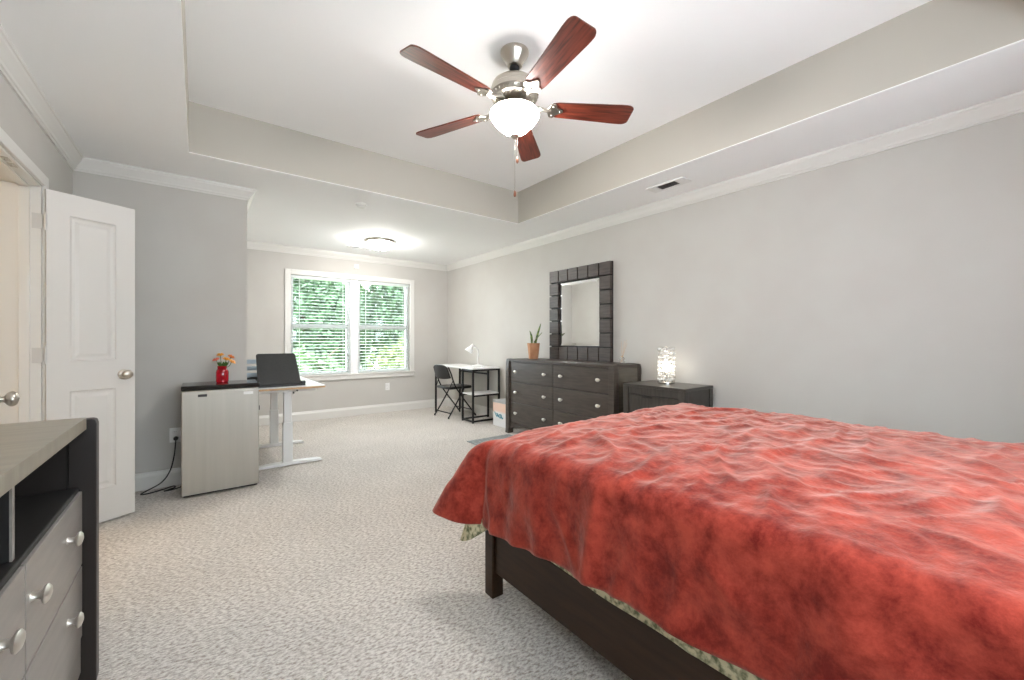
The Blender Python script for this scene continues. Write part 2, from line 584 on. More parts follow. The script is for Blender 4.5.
# ------------------------------------------------------------------ outdoors
LAWN = mottle(mat('lawn_grass', (120, 150, 70), 0.9), (96, 128, 58), (150, 172, 90), 3, 4, bump=0.3, bscale=40)
b = MB(); b.box(-20, 26, 7.2, 40, -3.2, -3.0)
struct(b.build('ground_outside', LAWN))
BARK = mat('tree_bark', (92, 78, 62), 0.9)
LEAF = [mottle(mat('leaf_green_%s' % n, c, 0.6), c, d, 8, 2) for n, c, d in
        (('deep', (52, 76, 50), (84, 112, 76)), ('fresh', (70, 94, 60), (106, 132, 86)), ('yellow', (84, 98, 50), (120, 132, 74)))]
for m in LEAF:
    bsdf(m).inputs['Transmission Weight'].default_value = 0.0
def tree(x, y, zc, rx, rz_, li, n, label):
    root = thing('leafy_tree', label, 'tree', (x, y, -3), group='trees outside the window')
    b = MB()
    b.tube([(x, y, -3), (x + 0.05, y, -1), (x - 0.04, y + 0.05, zc)], [0.16, 0.12, 0.05], 8)
    rnd = random.Random(int(x * 100) + int(y * 10))
    ends = []
    for k in range(9):
        a = k * 2.4
        z0 = zc - rz_ * 0.6 + k * rz_ * 0.13
        e_ = (x + math.cos(a) * rx * 0.7, y + math.sin(a) * rx * 0.7, z0 + rz_ * 0.45)
        b.tube([(x, y, z0), e_], [0.05, 0.015], 5)
        ends.append(e_)
    b.build('trunk', BARK, root)
    b = MB()
    for k in range(n):
        u, v = rnd.random() * 2 * PI, math.acos(2 * rnd.random() - 1)
        r = 0.45 + 0.55 * rnd.random() ** 0.5
        lump = 0.85 + 0.3 * noise.noise(Vector((math.cos(u) * 1.7 + x, math.sin(u) * 1.7, math.cos(v) * 2 + y)))
        p = Vector((x + rx * r * lump * math.sin(v) * math.cos(u), y + rx * r * lump * math.sin(v) * math.sin(u), zc + rz_ * r * lump * math.cos(v)))
        s = (0.06 + 0.05 * rnd.random()) * max(1.0, y / 11)
        d1 = Vector((rnd.uniform(-1, 1), rnd.uniform(-1, 1), rnd.uniform(-1, 0.6))).normalized()
        d2 = d1.cross(Vector((rnd.uniform(-1, 1), rnd.uniform(-1, 1), rnd.uniform(-1, 1)))).normalized()
        b.face([p, p + d1 * s + d2 * s * 0.45, p + d1 * s * 2.0, p + d1 * s - d2 * s * 0.45])
    b.build('foliage', LEAF[li], root)
tree(1.9, 10.3, -0.4, 1.25, 1.55, 1, 7000, 'fresh green bushy tree low in the left window half')
tree(4.6, 10.6, -0.3, 1.30, 1.75, 2, 7000, 'yellow green tree low in the right window half')
tree(2.6, 14.0, 2.1, 1.5, 2.0, 0, 7000, 'deep green leafy tree high in the left window half')
tree(5.8, 14.2, 2.1, 1.6, 2.0, 0, 7000, 'deep green leafy tree at the upper right of the window view')
tree(1.3, 17.8, 1.4, 1.55, 2.9, 1, 7000, 'pale green tree at the left edge of the window view')
tree(4.6, 17.6, 1.4, 1.6, 2.9, 1, 7000, 'pale green tree standing far behind the middle of the window')
tree(8.1, 18.0, 1.4, 1.6, 2.9, 1, 7000, 'pale green tree at the far right of the window view')

# ------------------------------------------------------------------ ceiling fan
FX, FY = 1.46, 1.895
fan = thing('ceiling_fan', 'five-bladed ceiling fan with brushed nickel body and lit glass bowl', 'ceiling fan', (FX, FY, TZ), 0)
b = MB()
b.lathe([(0, 0), (0.082, 0), (0.082, -0.010), (0.076, -0.022), (0.061, -0.044), (0.048, -0.066), (0.042, -0.082), (0.032, -0.087), (0, -0.087)], n=40)
b.build('canopy', NICKEL, fan, smooth=True)
b = MB()
b.ball((0, 0, -0.094), 0.030, (1, 1, 0.8), 3)
b.tube([(0, 0, -0.09), (0, 0, -0.17)], 0.017, 16)
b.build('downrod', BLACKM, fan, smooth=True)
b = MB()
b.lathe([(0, -0.150), (0.050, -0.150), (0.060, -0.160), (0.105, -0.172), (0.128, -0.190), (0.133, -0.205), (0.133, -0.218), (0.139, -0.224), (0.139, -0.250),
         (0.133, -0.256), (0.128, -0.280), (0.098, -0.300), (0.070, -0.310), (0, -0.310)], n=48)
for k in range(30):     # vent ribs round the lower edge
    a = 2 * PI * k / 30
    ca, sa = math.cos(a), math.sin(a)
    b.tube([(0.134 * ca, 0.134 * sa, -0.258), (0.103 * ca, 0.103 * sa, -0.299)], 0.005, 5)
b.build('motor_housing', NICKEL, fan, smooth=True)
b = MB()
b.lathe([(0, -0.308), (0.066, -0.308), (0.066, -0.318), (0.052, -0.324), (0.052, -0.336), (0.090, -0.342), (0.132, -0.345), (0.136, -0.349), (0.132, -0.353), (0, -0.353)], n=40)
b.build('switch_housing', NICKEL, fan, smooth=True)
BOWL = glow('lit_bowl_glass', (255, 252, 248), FAN_EMIT)
b = MB()
b.lathe([(0.120, -0.354), (0.130, -0.354), (0.141, -0.358), (0.143, -0.368), (0.132, -0.390), (0.112, -0.416), (0.086, -0.441), (0.057, -0.464), (0.032, -0.478), (0.016, -0.484), (0, -0.485)], n=48)
bowl = b.build('light_bowl', BOWL, fan, smooth=True)
b = MB()
b.lathe([(0, -0.472), (0.026, -0.478), (0.028, -0.487), (0.018, -0.495), (0.009, -0.502), (0, -0.505)], n=24)
b.build('finial', NICKEL, fan, smooth=True)
for k, (dx, dy, ln) in enumerate(((0.010, -0.012, 0.10), (0.014, 0.016, 0.29))):
    b = MB()
    z = -0.505
    while z > -0.505 - ln:
        b.ball((dx, dy, z), 0.0022, sub=1); z -= 0.0052
    o = b.build('pull_chain', NICKEL, fan)
    f = MB()
    f.lathe([(0, z + 0.004), (0.004, z), (0.0075, z - 0.018), (0.008, z - 0.028), (0.004, z - 0.036), (0, z - 0.037)], (dx, dy, 0), 14)
    f.build('pull', mat('wood_pull_%s' % 'ab'[k], (120, 72, 48), 0.4), o, smooth=True)
BLADE = mottle(mat('cherry_blade', (96, 42, 30), 0.30), (70, 30, 22), (122, 56, 40), 5, 6, (1.2, 16, 16), bump=0.03)
R0, R1 = 0.220, 0.703
blade = None
for k in range(5):
    a = math.radians(42 + 72 * k)
    if blade is None:
        b = MB()
        pts_t, pts_b = [], []
        N = 28
        outline = []
        for i in range(N + 1):
            x = R0 + (R1 - R0) * math.sin(PI / 2 * i / N) ** 0.9
            u = (x - R0) / (R1 - R0)
            hw = 0.054 + 0.020 * min(1, u * 1.2)
            rt = 0.045
            if x > R1 - rt:
                q = (x - (R1 - rt)) / rt
                hw = hw - rt * 0.62 * (1 - math.sqrt(max(0, 1 - q * q)))
            if u < 0.06:
                hw *= 0.86 + 0.14 * u / 0.06
            outline.append((x, hw))
        poly = [(x, -h) for x, h in outline] + [(x, h) for x, h in outline[::-1]]
        b.prism(poly, -0.004, 0.004)
        blade = b.build('blade', BLADE, fan, bevel=0.0015)
        blade.location = (0, 0, -0.318)
        ORIG[blade.name] = Vector((0, 0, 0))
        g = MB()   # ornate blade iron under the root of the blade
        g.tube([(0.085, 0, 0.020), (0.13, 0, 0.006), (0.175, 0, -0.006), (0.215, 0, -0.009)], [0.013, 0.011, 0.011, 0.012], 10)
        shape = [(0.196, -0.018), (0.208, -0.046), (0.228, -0.054), (0.240, -0.046), (0.246, -0.030), (0.262, -0.022), (0.284, -0.008), (0.288, 0.0)]
        shape = shape + [(x, -y) for x, y in shape[-2::-1]]
        g.prism(shape, -0.0115, -0.0045)
        for sx_, sy_ in ((0.225, -0.034), (0.225, 0.034), (0.268, 0)):
            g.ball((sx_, sy_, -0.012), 0.006, (1, 1, 0.6), 2)
        g.build('blade_iron', NICKEL, blade, smooth=True, bevel=0.0015)
        o = blade
    else:
        o = copy_tree(blade, fan)
    o.rotation_mode = 'XYZ'
    o.rotation_euler = (math.radians(-12), 0, a)
    # blades tilt about their own length
    o.rotation_euler = (Matrix.Rotation(a, 3, 'Z') @ Matrix.Rotation(math.radians(-12), 3, 'X')).to_euler()

# ------------------------------------------------------------------ other ceiling fixtures
fl = thing('flush_ceiling_light', 'lit round flush ceiling light above the window end of the room', 'ceiling light', (1.91, 5.39, C))
b = MB()
b.lathe([(0, 0), (0.185, 0), (0.190, -0.010), (0.186, -0.028), (0.170, -0.034), (0, -0.034)], (1.91, 5.39, C), 48)
b.build('rim', NICKEL, fl, smooth=True)
DOME = glow('lit_dome_glass', (255, 253, 250), FLUSH_EMIT)
b = MB()
b.lathe([(0.168, -0.030), (0.166, -0.040), (0.150, -0.068), (0.118, -0.094), (0.076, -0.112), (0.034, -0.121), (0, -0.123)], (1.91, 5.39, C), 48)
b.build('glass_dome', DOME, fl, smooth=True)
b = MB()
b.lathe([(0, -0.120), (0.013, -0.123), (0.012, -0.132), (0.006, -0.142), (0, -0.145)], (1.91, 5.39, C), 20)
b.build('finial', NICKEL, fl, smooth=True)

rl = thing('smoke_detector', 'small white disc on the lower ceiling beyond the tray', 'detector', (1.25, 4.05, C))
b = MB(); b.lathe([(0, 0), (0.052, 0), (0.052, -0.008), (0.047, -0.012), (0, -0.012)], (1.25, 4.05, C), 32)
b.build('trim_ring', WHITEP, rl, smooth=True)
b = MB(); b.lathe([(0.036, -0.012), (0.036, -0.026), (0.030, -0.032), (0, -0.034)], (1.25, 4.05, C), 32)
b.build('cover', WHITEP, rl, smooth=True)

GREYV = mat('vent_dark', (92, 92, 92), 0.6)
def vent(x, y, lx, ly, label, fy=0.022):
    root = thing('ceiling_vent', label, 'vent', (x, y, C))
    b = MB()
    fw = 0.022
    for x0, x1, y0, y1 in ((x - lx, x + lx, y - ly, y - ly + fy), (x - lx, x + lx, y + ly - fy, y + ly), (x - lx, x - lx + fw, y - ly + fy, y + ly - fy), (x + lx - fw, x + lx, y - ly + fy, y + ly - fy)):
        b.box(x0, x1, y0, y1, C - 0.008, C)
    b.build('frame', WHITEP, root, bevel=0.002)
    b = MB(); b.box(x - lx + fw, x + lx - fw, y - ly + fy, y + ly - fy, C - 0.0015, C - 0.0005)
    b.build('duct_opening', GREYV, root)
    b = MB()
    n = int((2 * lx - 2 * fw) / 0.016)
    for k in range(n):
        xx = x - lx + fw + 0.008 + k * 0.016
        b.hexa([(xx - 0.006, y - ly + fy, C - 0.007), (xx - 0.004, y - ly + fy, C - 0.007), (xx - 0.004, y + ly - fy, C - 0.007), (xx - 0.006, y + ly - fy, C - 0.007),
                (xx + 0.004, y - ly + fy, C - 0.002), (xx + 0.006, y - ly + fy, C - 0.002), (xx + 0.006, y + ly - fy, C - 0.002), (xx + 0.004, y + ly - fy, C - 0.002)])
    b.build('louvres', mat('vent_louvre_grey', (150, 150, 150), 0.5), root)
vent(3.155, 1.97, 0.072, 0.17, 'white framed grey ceiling vent beside the tray along the right wall', 0.085)
vent(1.80, 5.95, 0.15, 0.06, 'small ceiling vent between the flush ceiling light and the window')

sn = thing('wall_sensor', 'small white square sensor on the wall above the window', 'sensor', (1.93, YF, 2.27))
b = MB(); b.box(1.895, 1.965, YF - 0.022, YF, 2.255, 2.325)
b.build('cover', mat('sensor_off_white', (214, 212, 208), 0.5), sn, bevel=0.004)
b = MB(); b.lathe([(0, 0), (0.012, 0), (0.010, -0.005), (0, -0.007)], (1.93, YF - 0.022, 2.285), 16, axis='Y')
b.build('lens', mat('sensor_lens', (214, 216, 216), 0.3), sn, smooth=True)

# ------------------------------------------------------------------ outlets and cord
SLOT = mat('outlet_slot', (60, 58, 55), 0.6)
def outlet(x, y, z, label):
    root = thing('wall_outlet', label, 'outlet', (x, y, z))
    b = MB(); b.box(x - 0.036, x + 0.036, y - 0.007, y, z - 0.058, z + 0.058)
    b.build('cover_plate', WHITEP, root, bevel=0.003)
    for dz in (-0.026, 0.026):
        b = MB()
        b.lathe([(0, -0.0095), (0.014, -0.0095), (0.016, -0.007), (0.016, -0.005)], (x, y, z + dz), 20, axis='Y')
        s_ = b.build('socket', WHITEP, root, smooth=True)
        b = MB()
        for dx in (-0.006, 0.006):
            b.box(x + dx - 0.001, x + dx + 0.001, y - 0.0101, y - 0.0093, z + dz - 0.004, z + dz + 0.006)
        b.build('slots', SLOT, s_)
outlet(-0.150, YS, 0.40, 'white wall outlet beside the mini fridge with a black plug in it')
outlet(2.42, YF, 0.41, 'white wall outlet under the window')
CORD = mat('black_rubber_cord', (22, 21, 20), 0.5)
pc = thing('power_cord', 'black power cord from the outlet to the floor by the mini fridge', 'cord', (-0.15, YS - 0.02, 0))
b = MB()
b.tube([(-0.145, YS - 0.010, 0.374), (-0.145, YS - 0.022, 0.374), (-0.145, YS - 0.036, 0.372)], [0.016, 0.016, 0.010], 14)
b.build('plug', CORD, pc, smooth=True)
def spline(pts, n=8):
    P = [Vector(p) for p in pts]
    P = [P[0] * 2 - P[1]] + P + [P[-1] * 2 - P[-2]]
    out = []
    for i in range(1, len(P) - 2):
        for k in range(n):
            t_ = k / n
            a_, b_, c_, d_ = P[i - 1], P[i], P[i + 1], P[i + 2]
            out.append(0.5 * ((2 * b_) + (c_ - a_) * t_ + (2 * a_ - 5 * b_ + 4 * c_ - d_) * t_ ** 2 + (3 * b_ - a_ - 3 * c_ + d_) * t_ ** 3))
    out.append(P[-2])
    return out
b = MB()
b.tube(spline([(-0.145, YS - 0.034, 0.373), (-0.146, YS - 0.052, 0.34), (-0.155, YS - 0.05, 0.24), (-0.18, YS - 0.055, 0.13), (-0.23, YS - 0.07, 0.055), (-0.31, YS - 0.09, 0.016),
               (-0.345, YS - 0.13, 0.007), (-0.30, YS - 0.14, 0.006), (-0.22, YS - 0.10, 0.007), (-0.16, YS - 0.07, 0.012), (-0.15, YS - 0.10, 0.007), (-0.21, YS - 0.15, 0.006), (-0.12, YS - 0.12, 0.007), (-0.06, YS - 0.04, 0.02), (0.0, YS - 0.038, 0.05)]), 0.0045, 8)
b.build('cable', CORD, pc, smooth=True)

# ------------------------------------------------------------------ mini fridge with flowers
fx0, fx1, fy0, fy1 = -0.100, 0.381, 3.822, 4.160
fr_ = thing('mini_fridge', 'brushed steel mini fridge with a black top against the partition wall', 'fridge', ((fx0 + fx1) / 2, (fy0 + fy1) / 2, 0))
b = MB(); b.box(fx0 + 0.004, fx1 - 0.004, fy0 + 0.05, fy1, 0.025, 0.79)
b.build('body', BLACKP, fr_, bevel=0.006)
b = MB(); b.box(fx0, fx1, fy0, fy0 + 0.046, 0.022, 0.784)
d_ = b.build('door', STEEL, fr_, bevel=0.006)
b = MB()
b.box(-0.005, 0.050, fy0 - 0.004, fy0 + 0.001, 0.738, 0.757)
b.build('handle_slot', BLACKP, d_, bevel=0.002)
b = MB(); b.box(0.278, 0.342, fy0 - 0.0025, fy0 + 0.001, 0.736, 0.758)
b.build('badge', mat('badge_silver', (216, 214, 210), 0.3, 0.9), d_, bevel=0.002)
b = MB(); b.box(fx0 - 0.003, fx1 + 0.006, fy0 + 0.002, fy1 + 0.003, 0.788, 0.822)
b.build('top_panel', mat('glossy_black_top', (30, 27, 25), 0.12), fr_, bevel=0.006)
b = MB()
for x in (fx0 + 0.04, fx1 - 0.04):
    for y in (fy0 + 0.07, fy1 - 0.04):
        b = MB(); b.tube([(x, y, 0.0), (x, y, 0.028)], 0.016, 14)
        b.build('foot', BLACKP, fr_)
b = MB(); b.box(fx0 + 0.01, fx1 - 0.01, fy0 + 0.035, fy0 + 0.06, 0.006, 0.03)
b.build('kick_plate', BLACKP, fr_)
b = MB(); b.tube([(fx1 + 0.003, fy0 + 0.04, 0.60), (fx1 + 0.003, fy0 + 0.04, 0.635)], 0.006, 10)
b.build('hinge_pin', BLACKP, fr_)

VX, VY, VZ = 0.150, 4.02, 0.822
REDG = mat('red_glass', (196, 24, 44), 0.08)
bsdf(REDG).inputs['Transmission Weight'].default_value = 0.55
bsdf(REDG).inputs['Base Color'].default_value = lin((214, 26, 48))
vs = thing('jar_vase', 'small red glass jar vase on the mini fridge', 'vase', (VX, VY, VZ))
b = MB()
b.lathe([(0, 0), (0.036, 0), (0.042, 0.006), (0.043, 0.04), (0.043, 0.085), (0.038, 0.10), (0.031, 0.108), (0.031, 0.113)], (VX, VY, VZ), 32)
b.build('jar', REDG, vs, smooth=True)
b = MB()
b.lathe([(0.0315, 0.108), (0.034, 0.111), (0.0315, 0.115), (0.034, 0.119), (0.0315, 0.123), (0.034, 0.127), (0.032, 0.131), (0.029, 0.131), (0.029, 0.112)], (VX, VY, VZ), 32)
b.build('threaded_neck', REDG, vs, smooth=True)
GREENS = mat('stem_green', (62, 104, 44), 0.55)
def flower(dx, dy, h, c1, c2, label):
    root = thing('flower', label, 'flower', (VX, VY, VZ + 0.01), group='flowers in the red jar')
    tip = Vector((VX + dx, VY + dy, VZ + h))
    b = MB()
    b.tube(spline([(VX + dx * 0.12, VY + dy * 0.12, VZ + 0.02), (VX + dx * 0.25, VY + dy * 0.25, VZ + 0.11), (VX + dx * 0.7, VY + dy * 0.7, VZ + h * 0.8), tip]), 0.0022, 6)
    b.build('stem', GREENS, root, smooth=True)
    ax = Vector((dx, dy, 0.09)).normalized()
    s1 = ax.orthogonal().normalized(); s2 = ax.cross(s1)
    m = mat('petal_%d_%d' % (c1[1], int(h * 1000)), c1, 0.5)
    b = MB()
    for ring, (rr, n, hh) in enumerate(((0.029, 8, 0.010), (0.020, 6, 0.020))):
        for k in range(n):
            a = 2 * PI * k / n + ring * 0.4
            o = s1 * math.cos(a) + s2 * math.sin(a)
            sd = ax.cross(o)
            p0 = tip; p1 = tip + o * rr * 0.55 + ax * hh * 0.35; p2 = tip + o * rr + ax * hh
            wd = rr * 0.42
            b.face([p0 - sd * wd * 0.3, p0 + sd * wd * 0.3, p1 + sd * wd, p1 - sd * wd])
            b.face([p1 - sd * wd, p1 + sd * wd, p2 + sd * wd * 0.5, p2 - sd * wd * 0.5])
    b.build('petals', m, root, smooth=True, solid=0.0012)
    b = MB(); b.ball(tip + ax * 0.007, 0.0105, sub=2)
    b.build('flower_centre', mat('centre_%d_%d' % (c2[1], int(h * 1000)), c2, 0.6), root, smooth=True)
    b = MB()
    side = Vector((-dy, dx, 0)).normalized() if abs(dx) + abs(dy) > 0.004 else Vector((1, 0, 0))
    p0 = Vector((VX + dx * 0.3, VY + dy * 0.3, VZ + 0.12))
    for sg in (-1, 1):
        q = p0 + side * sg * 0.028 + Vector((dx * 0.3, dy * 0.3, 0.045))
        r_ = (q - p0); s_ = r_.cross(Vector((0, 0, 1))).normalized() * 0.013
        b.face([p0, (p0 + q) / 2 + s_, q, (p0 + q) / 2 - s_])
    b.build('leaves', GREENS, root, solid=0.001)
flower(-0.038, 0.01, 0.175, (236, 120, 92), (206, 84, 66), 'coral flower at the left of the red jar')
flower(-0.012, 0.012, 0.212, (244, 176, 60), (190, 120, 30), 'golden flower standing tallest in the red jar')
flower(0.024, -0.008, 0.178, (250, 176, 54), (240, 150, 40), 'orange-yellow flower in the middle of the red jar bunch')
flower(0.056, 0.012, 0.196, (240, 146, 76), (176, 44, 40), 'orange flower with a red centre at the upper right of the bunch')
flower(0.060, -0.022, 0.158, (248, 188, 96), (214, 84, 60), 'pale orange flower drooping lowest at the right of the bunch')

# ------------------------------------------------------------------ standing desk, laptop, tray
WOODE = mottle(mat('plywood_edge', (196, 160, 118), 0.5), (184, 146, 104), (206, 172, 130), 8, 4, (1, 1, 14))
WTOP = mat('white_laminate', (238, 238, 236), 0.3)
PWHITE = mat('white_powder_coat', (226, 226, 224), 0.4)
sd_ = thing('standing_desk', 'white-topped standing desk with white column legs behind the mini fridge', 'desk', (0.655, 4.76, 0))
dx0, dx1, dy0, dy1 = 0.352, 0.955, 4.175, 5.36
b = MB(); b.box(dx0, dx1, dy0, dy1, 0.712, 0.728)
dt = b.build('tabletop', WOODE, sd_, bevel=0.002)
b = MB(); b.box(dx0, dx1, dy0, dy1, 0.7285, 0.735)
b.build('laminate', WTOP, dt, bevel=0.0015)
for y in (4.30, 5.15):
    b = MB(); b.box(0.615, 0.695, y - 0.03, y + 0.03, 0.034, 0.40)
    b.box(0.622, 0.688, y - 0.024, y + 0.024, 0.40, 0.68)
    b.build('column', PWHITE, sd_, bevel=0.004)
    b = MB()
    b.prism([(0.38, 0.004), (0.94, 0.004), (0.945, 0.016), (0.93, 0.026), (0.72, 0.036), (0.59, 0.036), (0.39, 0.026), (0.375, 0.016)], y - 0.035, y + 0.035, plane='XZ')
    for x in (0.40, 0.92):
        b.tube([(x, y, 0), (x, y, 0.006)], 0.014, 12)
    b.build('foot', PWHITE, sd_, bevel=0.003)
    b = MB(); b.box(0.42, 0.90, y - 0.025, y + 0.025, 0.68, 0.712)
    b.build('top_bracket', PWHITE, sd_, bevel=0.003)
b = MB(); b.box(0.63, 0.68, 4.33, 5.12, 0.672, 0.708)
b.build('crossbar', PWHITE, sd_, bevel=0.003)
b = MB(); b.box(0.50, 0.60, 4.36, 4.60, 0.684, 0.7115)
b.build('control_box', BLACKP, sd_, bevel=0.003)
b = MB()
b.tube([(0.73, 4.268, 0.69), (0.73, 4.262, 0.69)], 0.008, 10)
b.tube([(0.705, 4.30, 0.70), (0.705, 4.29, 0.66)], 0.007, 10)
b.build('clamp_knob', BLACKP, sd_, smooth=True)

lp = thing('laptop', 'black laptop with raised lid seen from behind on the standing desk', 'laptop', (0.59, 4.42, 0.735))
LAPB = mottle(mat('laptop_black', (30, 31, 29), 0.5), (27, 28, 26), (34, 35, 33), 60, 2)
b = MB()
b.box(0.395, 0.800, 4.255, 4.50, 0.735, 0.752)
b.box(0.395, 0.43, 4.25, 4.30, 0.752, 0.778)
b.box(0.765, 0.800, 4.25, 4.30, 0.752, 0.778)
b.build('riser', BLACKP, lp, bevel=0.004)
b = MB(); b.hexa([(0.425, 4.285, 0.752), (0.765, 4.285, 0.752), (0.765, 4.53, 0.752), (0.425, 4.53, 0.752),
                  (0.425, 4.285, 0.785), (0.765, 4.285, 0.785), (0.765, 4.53, 0.772), (0.425, 4.53, 0.772)])
b.build('keyboard_deck', LAPB, lp, bevel=0.004)
b = MB()
yb, yt, zb, zt = 4.262, 4.375, 0.755, 1.035
def lid_pt(u, v, off):
    x0_, x1_ = 0.418 + (0.412 - 0.418) * v, 0.764 + (0.730 - 0.764) * v
    nx = Vector((0, (zt - zb), -(yt - yb))).normalized()
    return Vector((x0_ + (x1_ - x0_) * u, yb + (yt - yb) * v, zb + (zt - zb) * v)) + nx * off
rim = []
r_ = 0.06
for cu, cv, a0 in ((r_, r_ * 0.3, PI), (1 - r_, r_ * 0.3, 1.5 * PI), (1 - r_, 1 - r_, 0), (r_, 1 - r_, 0.5 * PI)):
    for k in range(6):
        a = a0 + k * PI / 10
        rim.append((cu + r_ * math.cos(a), min(1, max(0, cv + (r_ if cv > 0.5 else r_ * 0.3) * math.sin(a)))))
A = [b.bm.verts.new(lid_pt(u, v, 0)) for u, v in rim]
B = [b.bm.verts.new(lid_pt(u, v, 0.016)) for u, v in rim]
b.bm.faces.new(A); b.bm.faces.new(B[::-1])
for i in range(len(rim)):
    b.bm.faces.new([A[i], B[i], B[(i + 1) % len(rim)], A[(i + 1) % len(rim)]])
b.build('lid', LAPB, lp, bevel=0.002)

tr_ = thing('letter_tray', 'grey blue letter tray on a black base behind the laptop', 'tray', (0.41, 4.76, 0.735))
TRAYM = mat('grey_blue_plastic', (168, 184, 196), 0.35)
b = MB(); b.box(0.356, 0.475, 4.62, 4.90, 0.735, 0.80)
b.build('base', BLACKP, tr_, bevel=0.005)
for z in (0.806, 0.87, 0.934):
    b = MB()
    b.box(0.358, 0.472, 4.625, 4.895, z, z + 0.006)
    b.box(0.358, 0.364, 4.625, 4.895, z + 0.006, z + 0.05)
    b.box(0.466, 0.472, 4.625, 4.895, z + 0.006, z + 0.05)
    b.box(0.358, 0.472, 4.625, 4.631, z + 0.006, z + 0.04)
    for x in (0.359, 0.467):
        b.box(x, x + 0.004, 4.628, 4.640, z + 0.04, z + 0.064)
        b.box(x, x + 0.004, 4.880, 4.892, z + 0.04, z + 0.064)
    b.build('shelf', TRAYM, tr_, bevel=0.001)

# ------------------------------------------------------------------ small desk in the corner with lamp
wd = thing('writing_desk', 'white-topped desk with a black metal frame in the far right corner', 'desk', (3.26, 5.45, 0))
ex0, ex1, ey0, ey1, ez = 3.02, 3.485, 4.87, 6.02, 0.765
b = MB(); b.box(ex0, ex1, ey0, ey1, ez - 0.018, ez)
b.build('tabletop', WTOP, wd, bevel=0.002)
q = 0.025
for (x, y) in ((ex0, ey0), (ex1 - q, ey0), (ex0, 5.15), (ex1 - q, 5.15), (ex0, ey1 - q), (ex1 - q, ey1 - q)):
    b = MB(); b.box(x, x + q, y, y + q, 0, ez - 0.018)
    b.build('leg', BLACKM, wd, bevel=0.002)
zz = ez - 0.018
for q_ in ((ex0, ex1, ey0, ey0 + q, zz - q, zz), (ex0 + q, ex1 - q, 5.15, 5.15 + q, zz - q, zz), (ex0, ex0 + q, ey0 + q, 5.15, zz - q, zz), (ex0 + q, ex1 - q, ey1 - q, ey1, zz - q, zz)):
    b = MB(); b.box(*q_)
    b.build('top_rail', BLACKM, wd, bevel=0.002)
b = MB(); b.box(ex1 - q, ex1, 5.15 + q, ey1 - q, zz - 0.11, zz - 0.085)
b.build('back_rail', BLACKM, wd, bevel=0.002)
for q_ in ((ex0 + q, ex1 - q, ey0, ey0 + q, 0.012, 0.035), (ex0 + q, ex1 - q, 5.15, 5.15 + q, 0.012, 0.035), (ex0, ex0 + q, ey0 + q, 5.15, 0.012, 0.035)):
    b = MB(); b.box(*q_)
    b.build('floor_rail', BLACKM, wd, bevel=0.002)
for q_ in ((ex0 + q, ex1 - q, ey0, ey0 + q, 0.365, 0.388), (ex0 + q, ex1 - q, 5.15, 5.15 + q, 0.365, 0.388)):
    b = MB(); b.box(*q_)
    b.build('shelf_rail', BLACKM, wd, bevel=0.002)
b = MB(); b.box(ex0 + 0.004, ex1 - 0.004, ey0 + 0.004, 5.17, 0.389, 0.403)
b.build('shelf', WTOP, wd, bevel=0.002)

LX, LY = 3.29, 5.16
dl = thing('desk_lamp', 'white gooseneck lamp on the black-framed corner desk', 'lamp', (LX, LY, ez))
b = MB(); b.lathe([(0, 0), (0.085, 0), (0.088, 0.006), (0.082, 0.020), (0.055, 0.030), (0.020, 0.036), (0.014, 0.05), (0, 0.05)], (LX, LY, ez), 32)
b.build('base', WHITEP, dl, smooth=True)
b = MB(); b.tube(spline([(LX, LY, ez + 0.04), (LX - 0.002, LY, ez + 0.12), (LX + 0.008, LY + 0.005, ez + 0.21), (LX - 0.01, LY + 0.015, ez + 0.27), (LX - 0.05, LY + 0.03, ez + 0.295), (LX - 0.075, LY + 0.045, ez + 0.285)]), 0.010, 10)
b.build('gooseneck', WHITEP, dl, smooth=True)
b = MB()
ax = Vector((-0.45, 0.20, -0.75)).normalized()
base_p = Vector((LX - 0.055, LY + 0.035, ez + 0.335))
s1 = ax.orthogonal().normalized(); s2 = ax.cross(s1)
rings = []
for r, h in ((0.004, 0), (0.020, 0.004), (0.024, 0.03), (0.030, 0.055), (0.050, 0.09), (0.066, 0.135), (0.063, 0.135), (0.045, 0.09), (0.02, 0.05)):
    rings.append([b.bm.verts.new(base_p + ax * h + (s1 * math.cos(2 * PI * k / 28) + s2 * math.sin(2 * PI * k / 28)) * r) for k in range(28)])
for A, B in zip(rings, rings[1:]):
    for k in range(28):
        b.bm.faces.new([A[k], A[(k + 1) % 28], B[(k + 1) % 28], B[k]])
b.bm.faces.new(rings[0]); b.bm.faces.new(rings[-1])
b.build('lamp_shade', WHITEP, dl, smooth=True)

# folding chair, facing the right wall
ch = thing('folding_chair', 'black padded folding chair pulled up to the corner desk', 'chair', (3.14, 5.585, 0), 0.06)
PAD = mat('black_vinyl', (15, 16, 17), 0.36)
hw = 0.215
for sg in (-1, 1):
    y = sg * hw
    b = MB()   # back upright running down to the front foot
    b.tube(spline([(-0.235, y * 0.90, 0.760), (-0.20, y * 0.98, 0.66), (-0.10, y, 0.43), (0.235, y, 0.012)], 6), 0.0105, 10)
    b.build('upright', BLACKM, ch, smooth=True)
    b = MB()
    b.tube(spline([(0.04, y * 0.88, 0.425), (-0.09, y * 0.88, 0.22), (-0.235, y * 0.92, 0.012)], 5), 0.0105, 10)
    b.build('rear_leg', BLACKM, ch, smooth=True)
    for x, yy in ((0.235, y), (-0.235, y * 0.92)):
        b = MB(); b.tube([(x, yy, 0), (x - 0.004 * (1 if x > 0 else -1), yy, 0.03)], 0.0135, 10)
        b.build('foot_cap', BLACKP, ch)
    b = MB(); b.tube([(-0.165, y * 0.97, 0.56), (-0.215, y * 0.88, 0.445)], 0.006, 8)
    b.build('side_brace', BLACKM, ch, smooth=True)
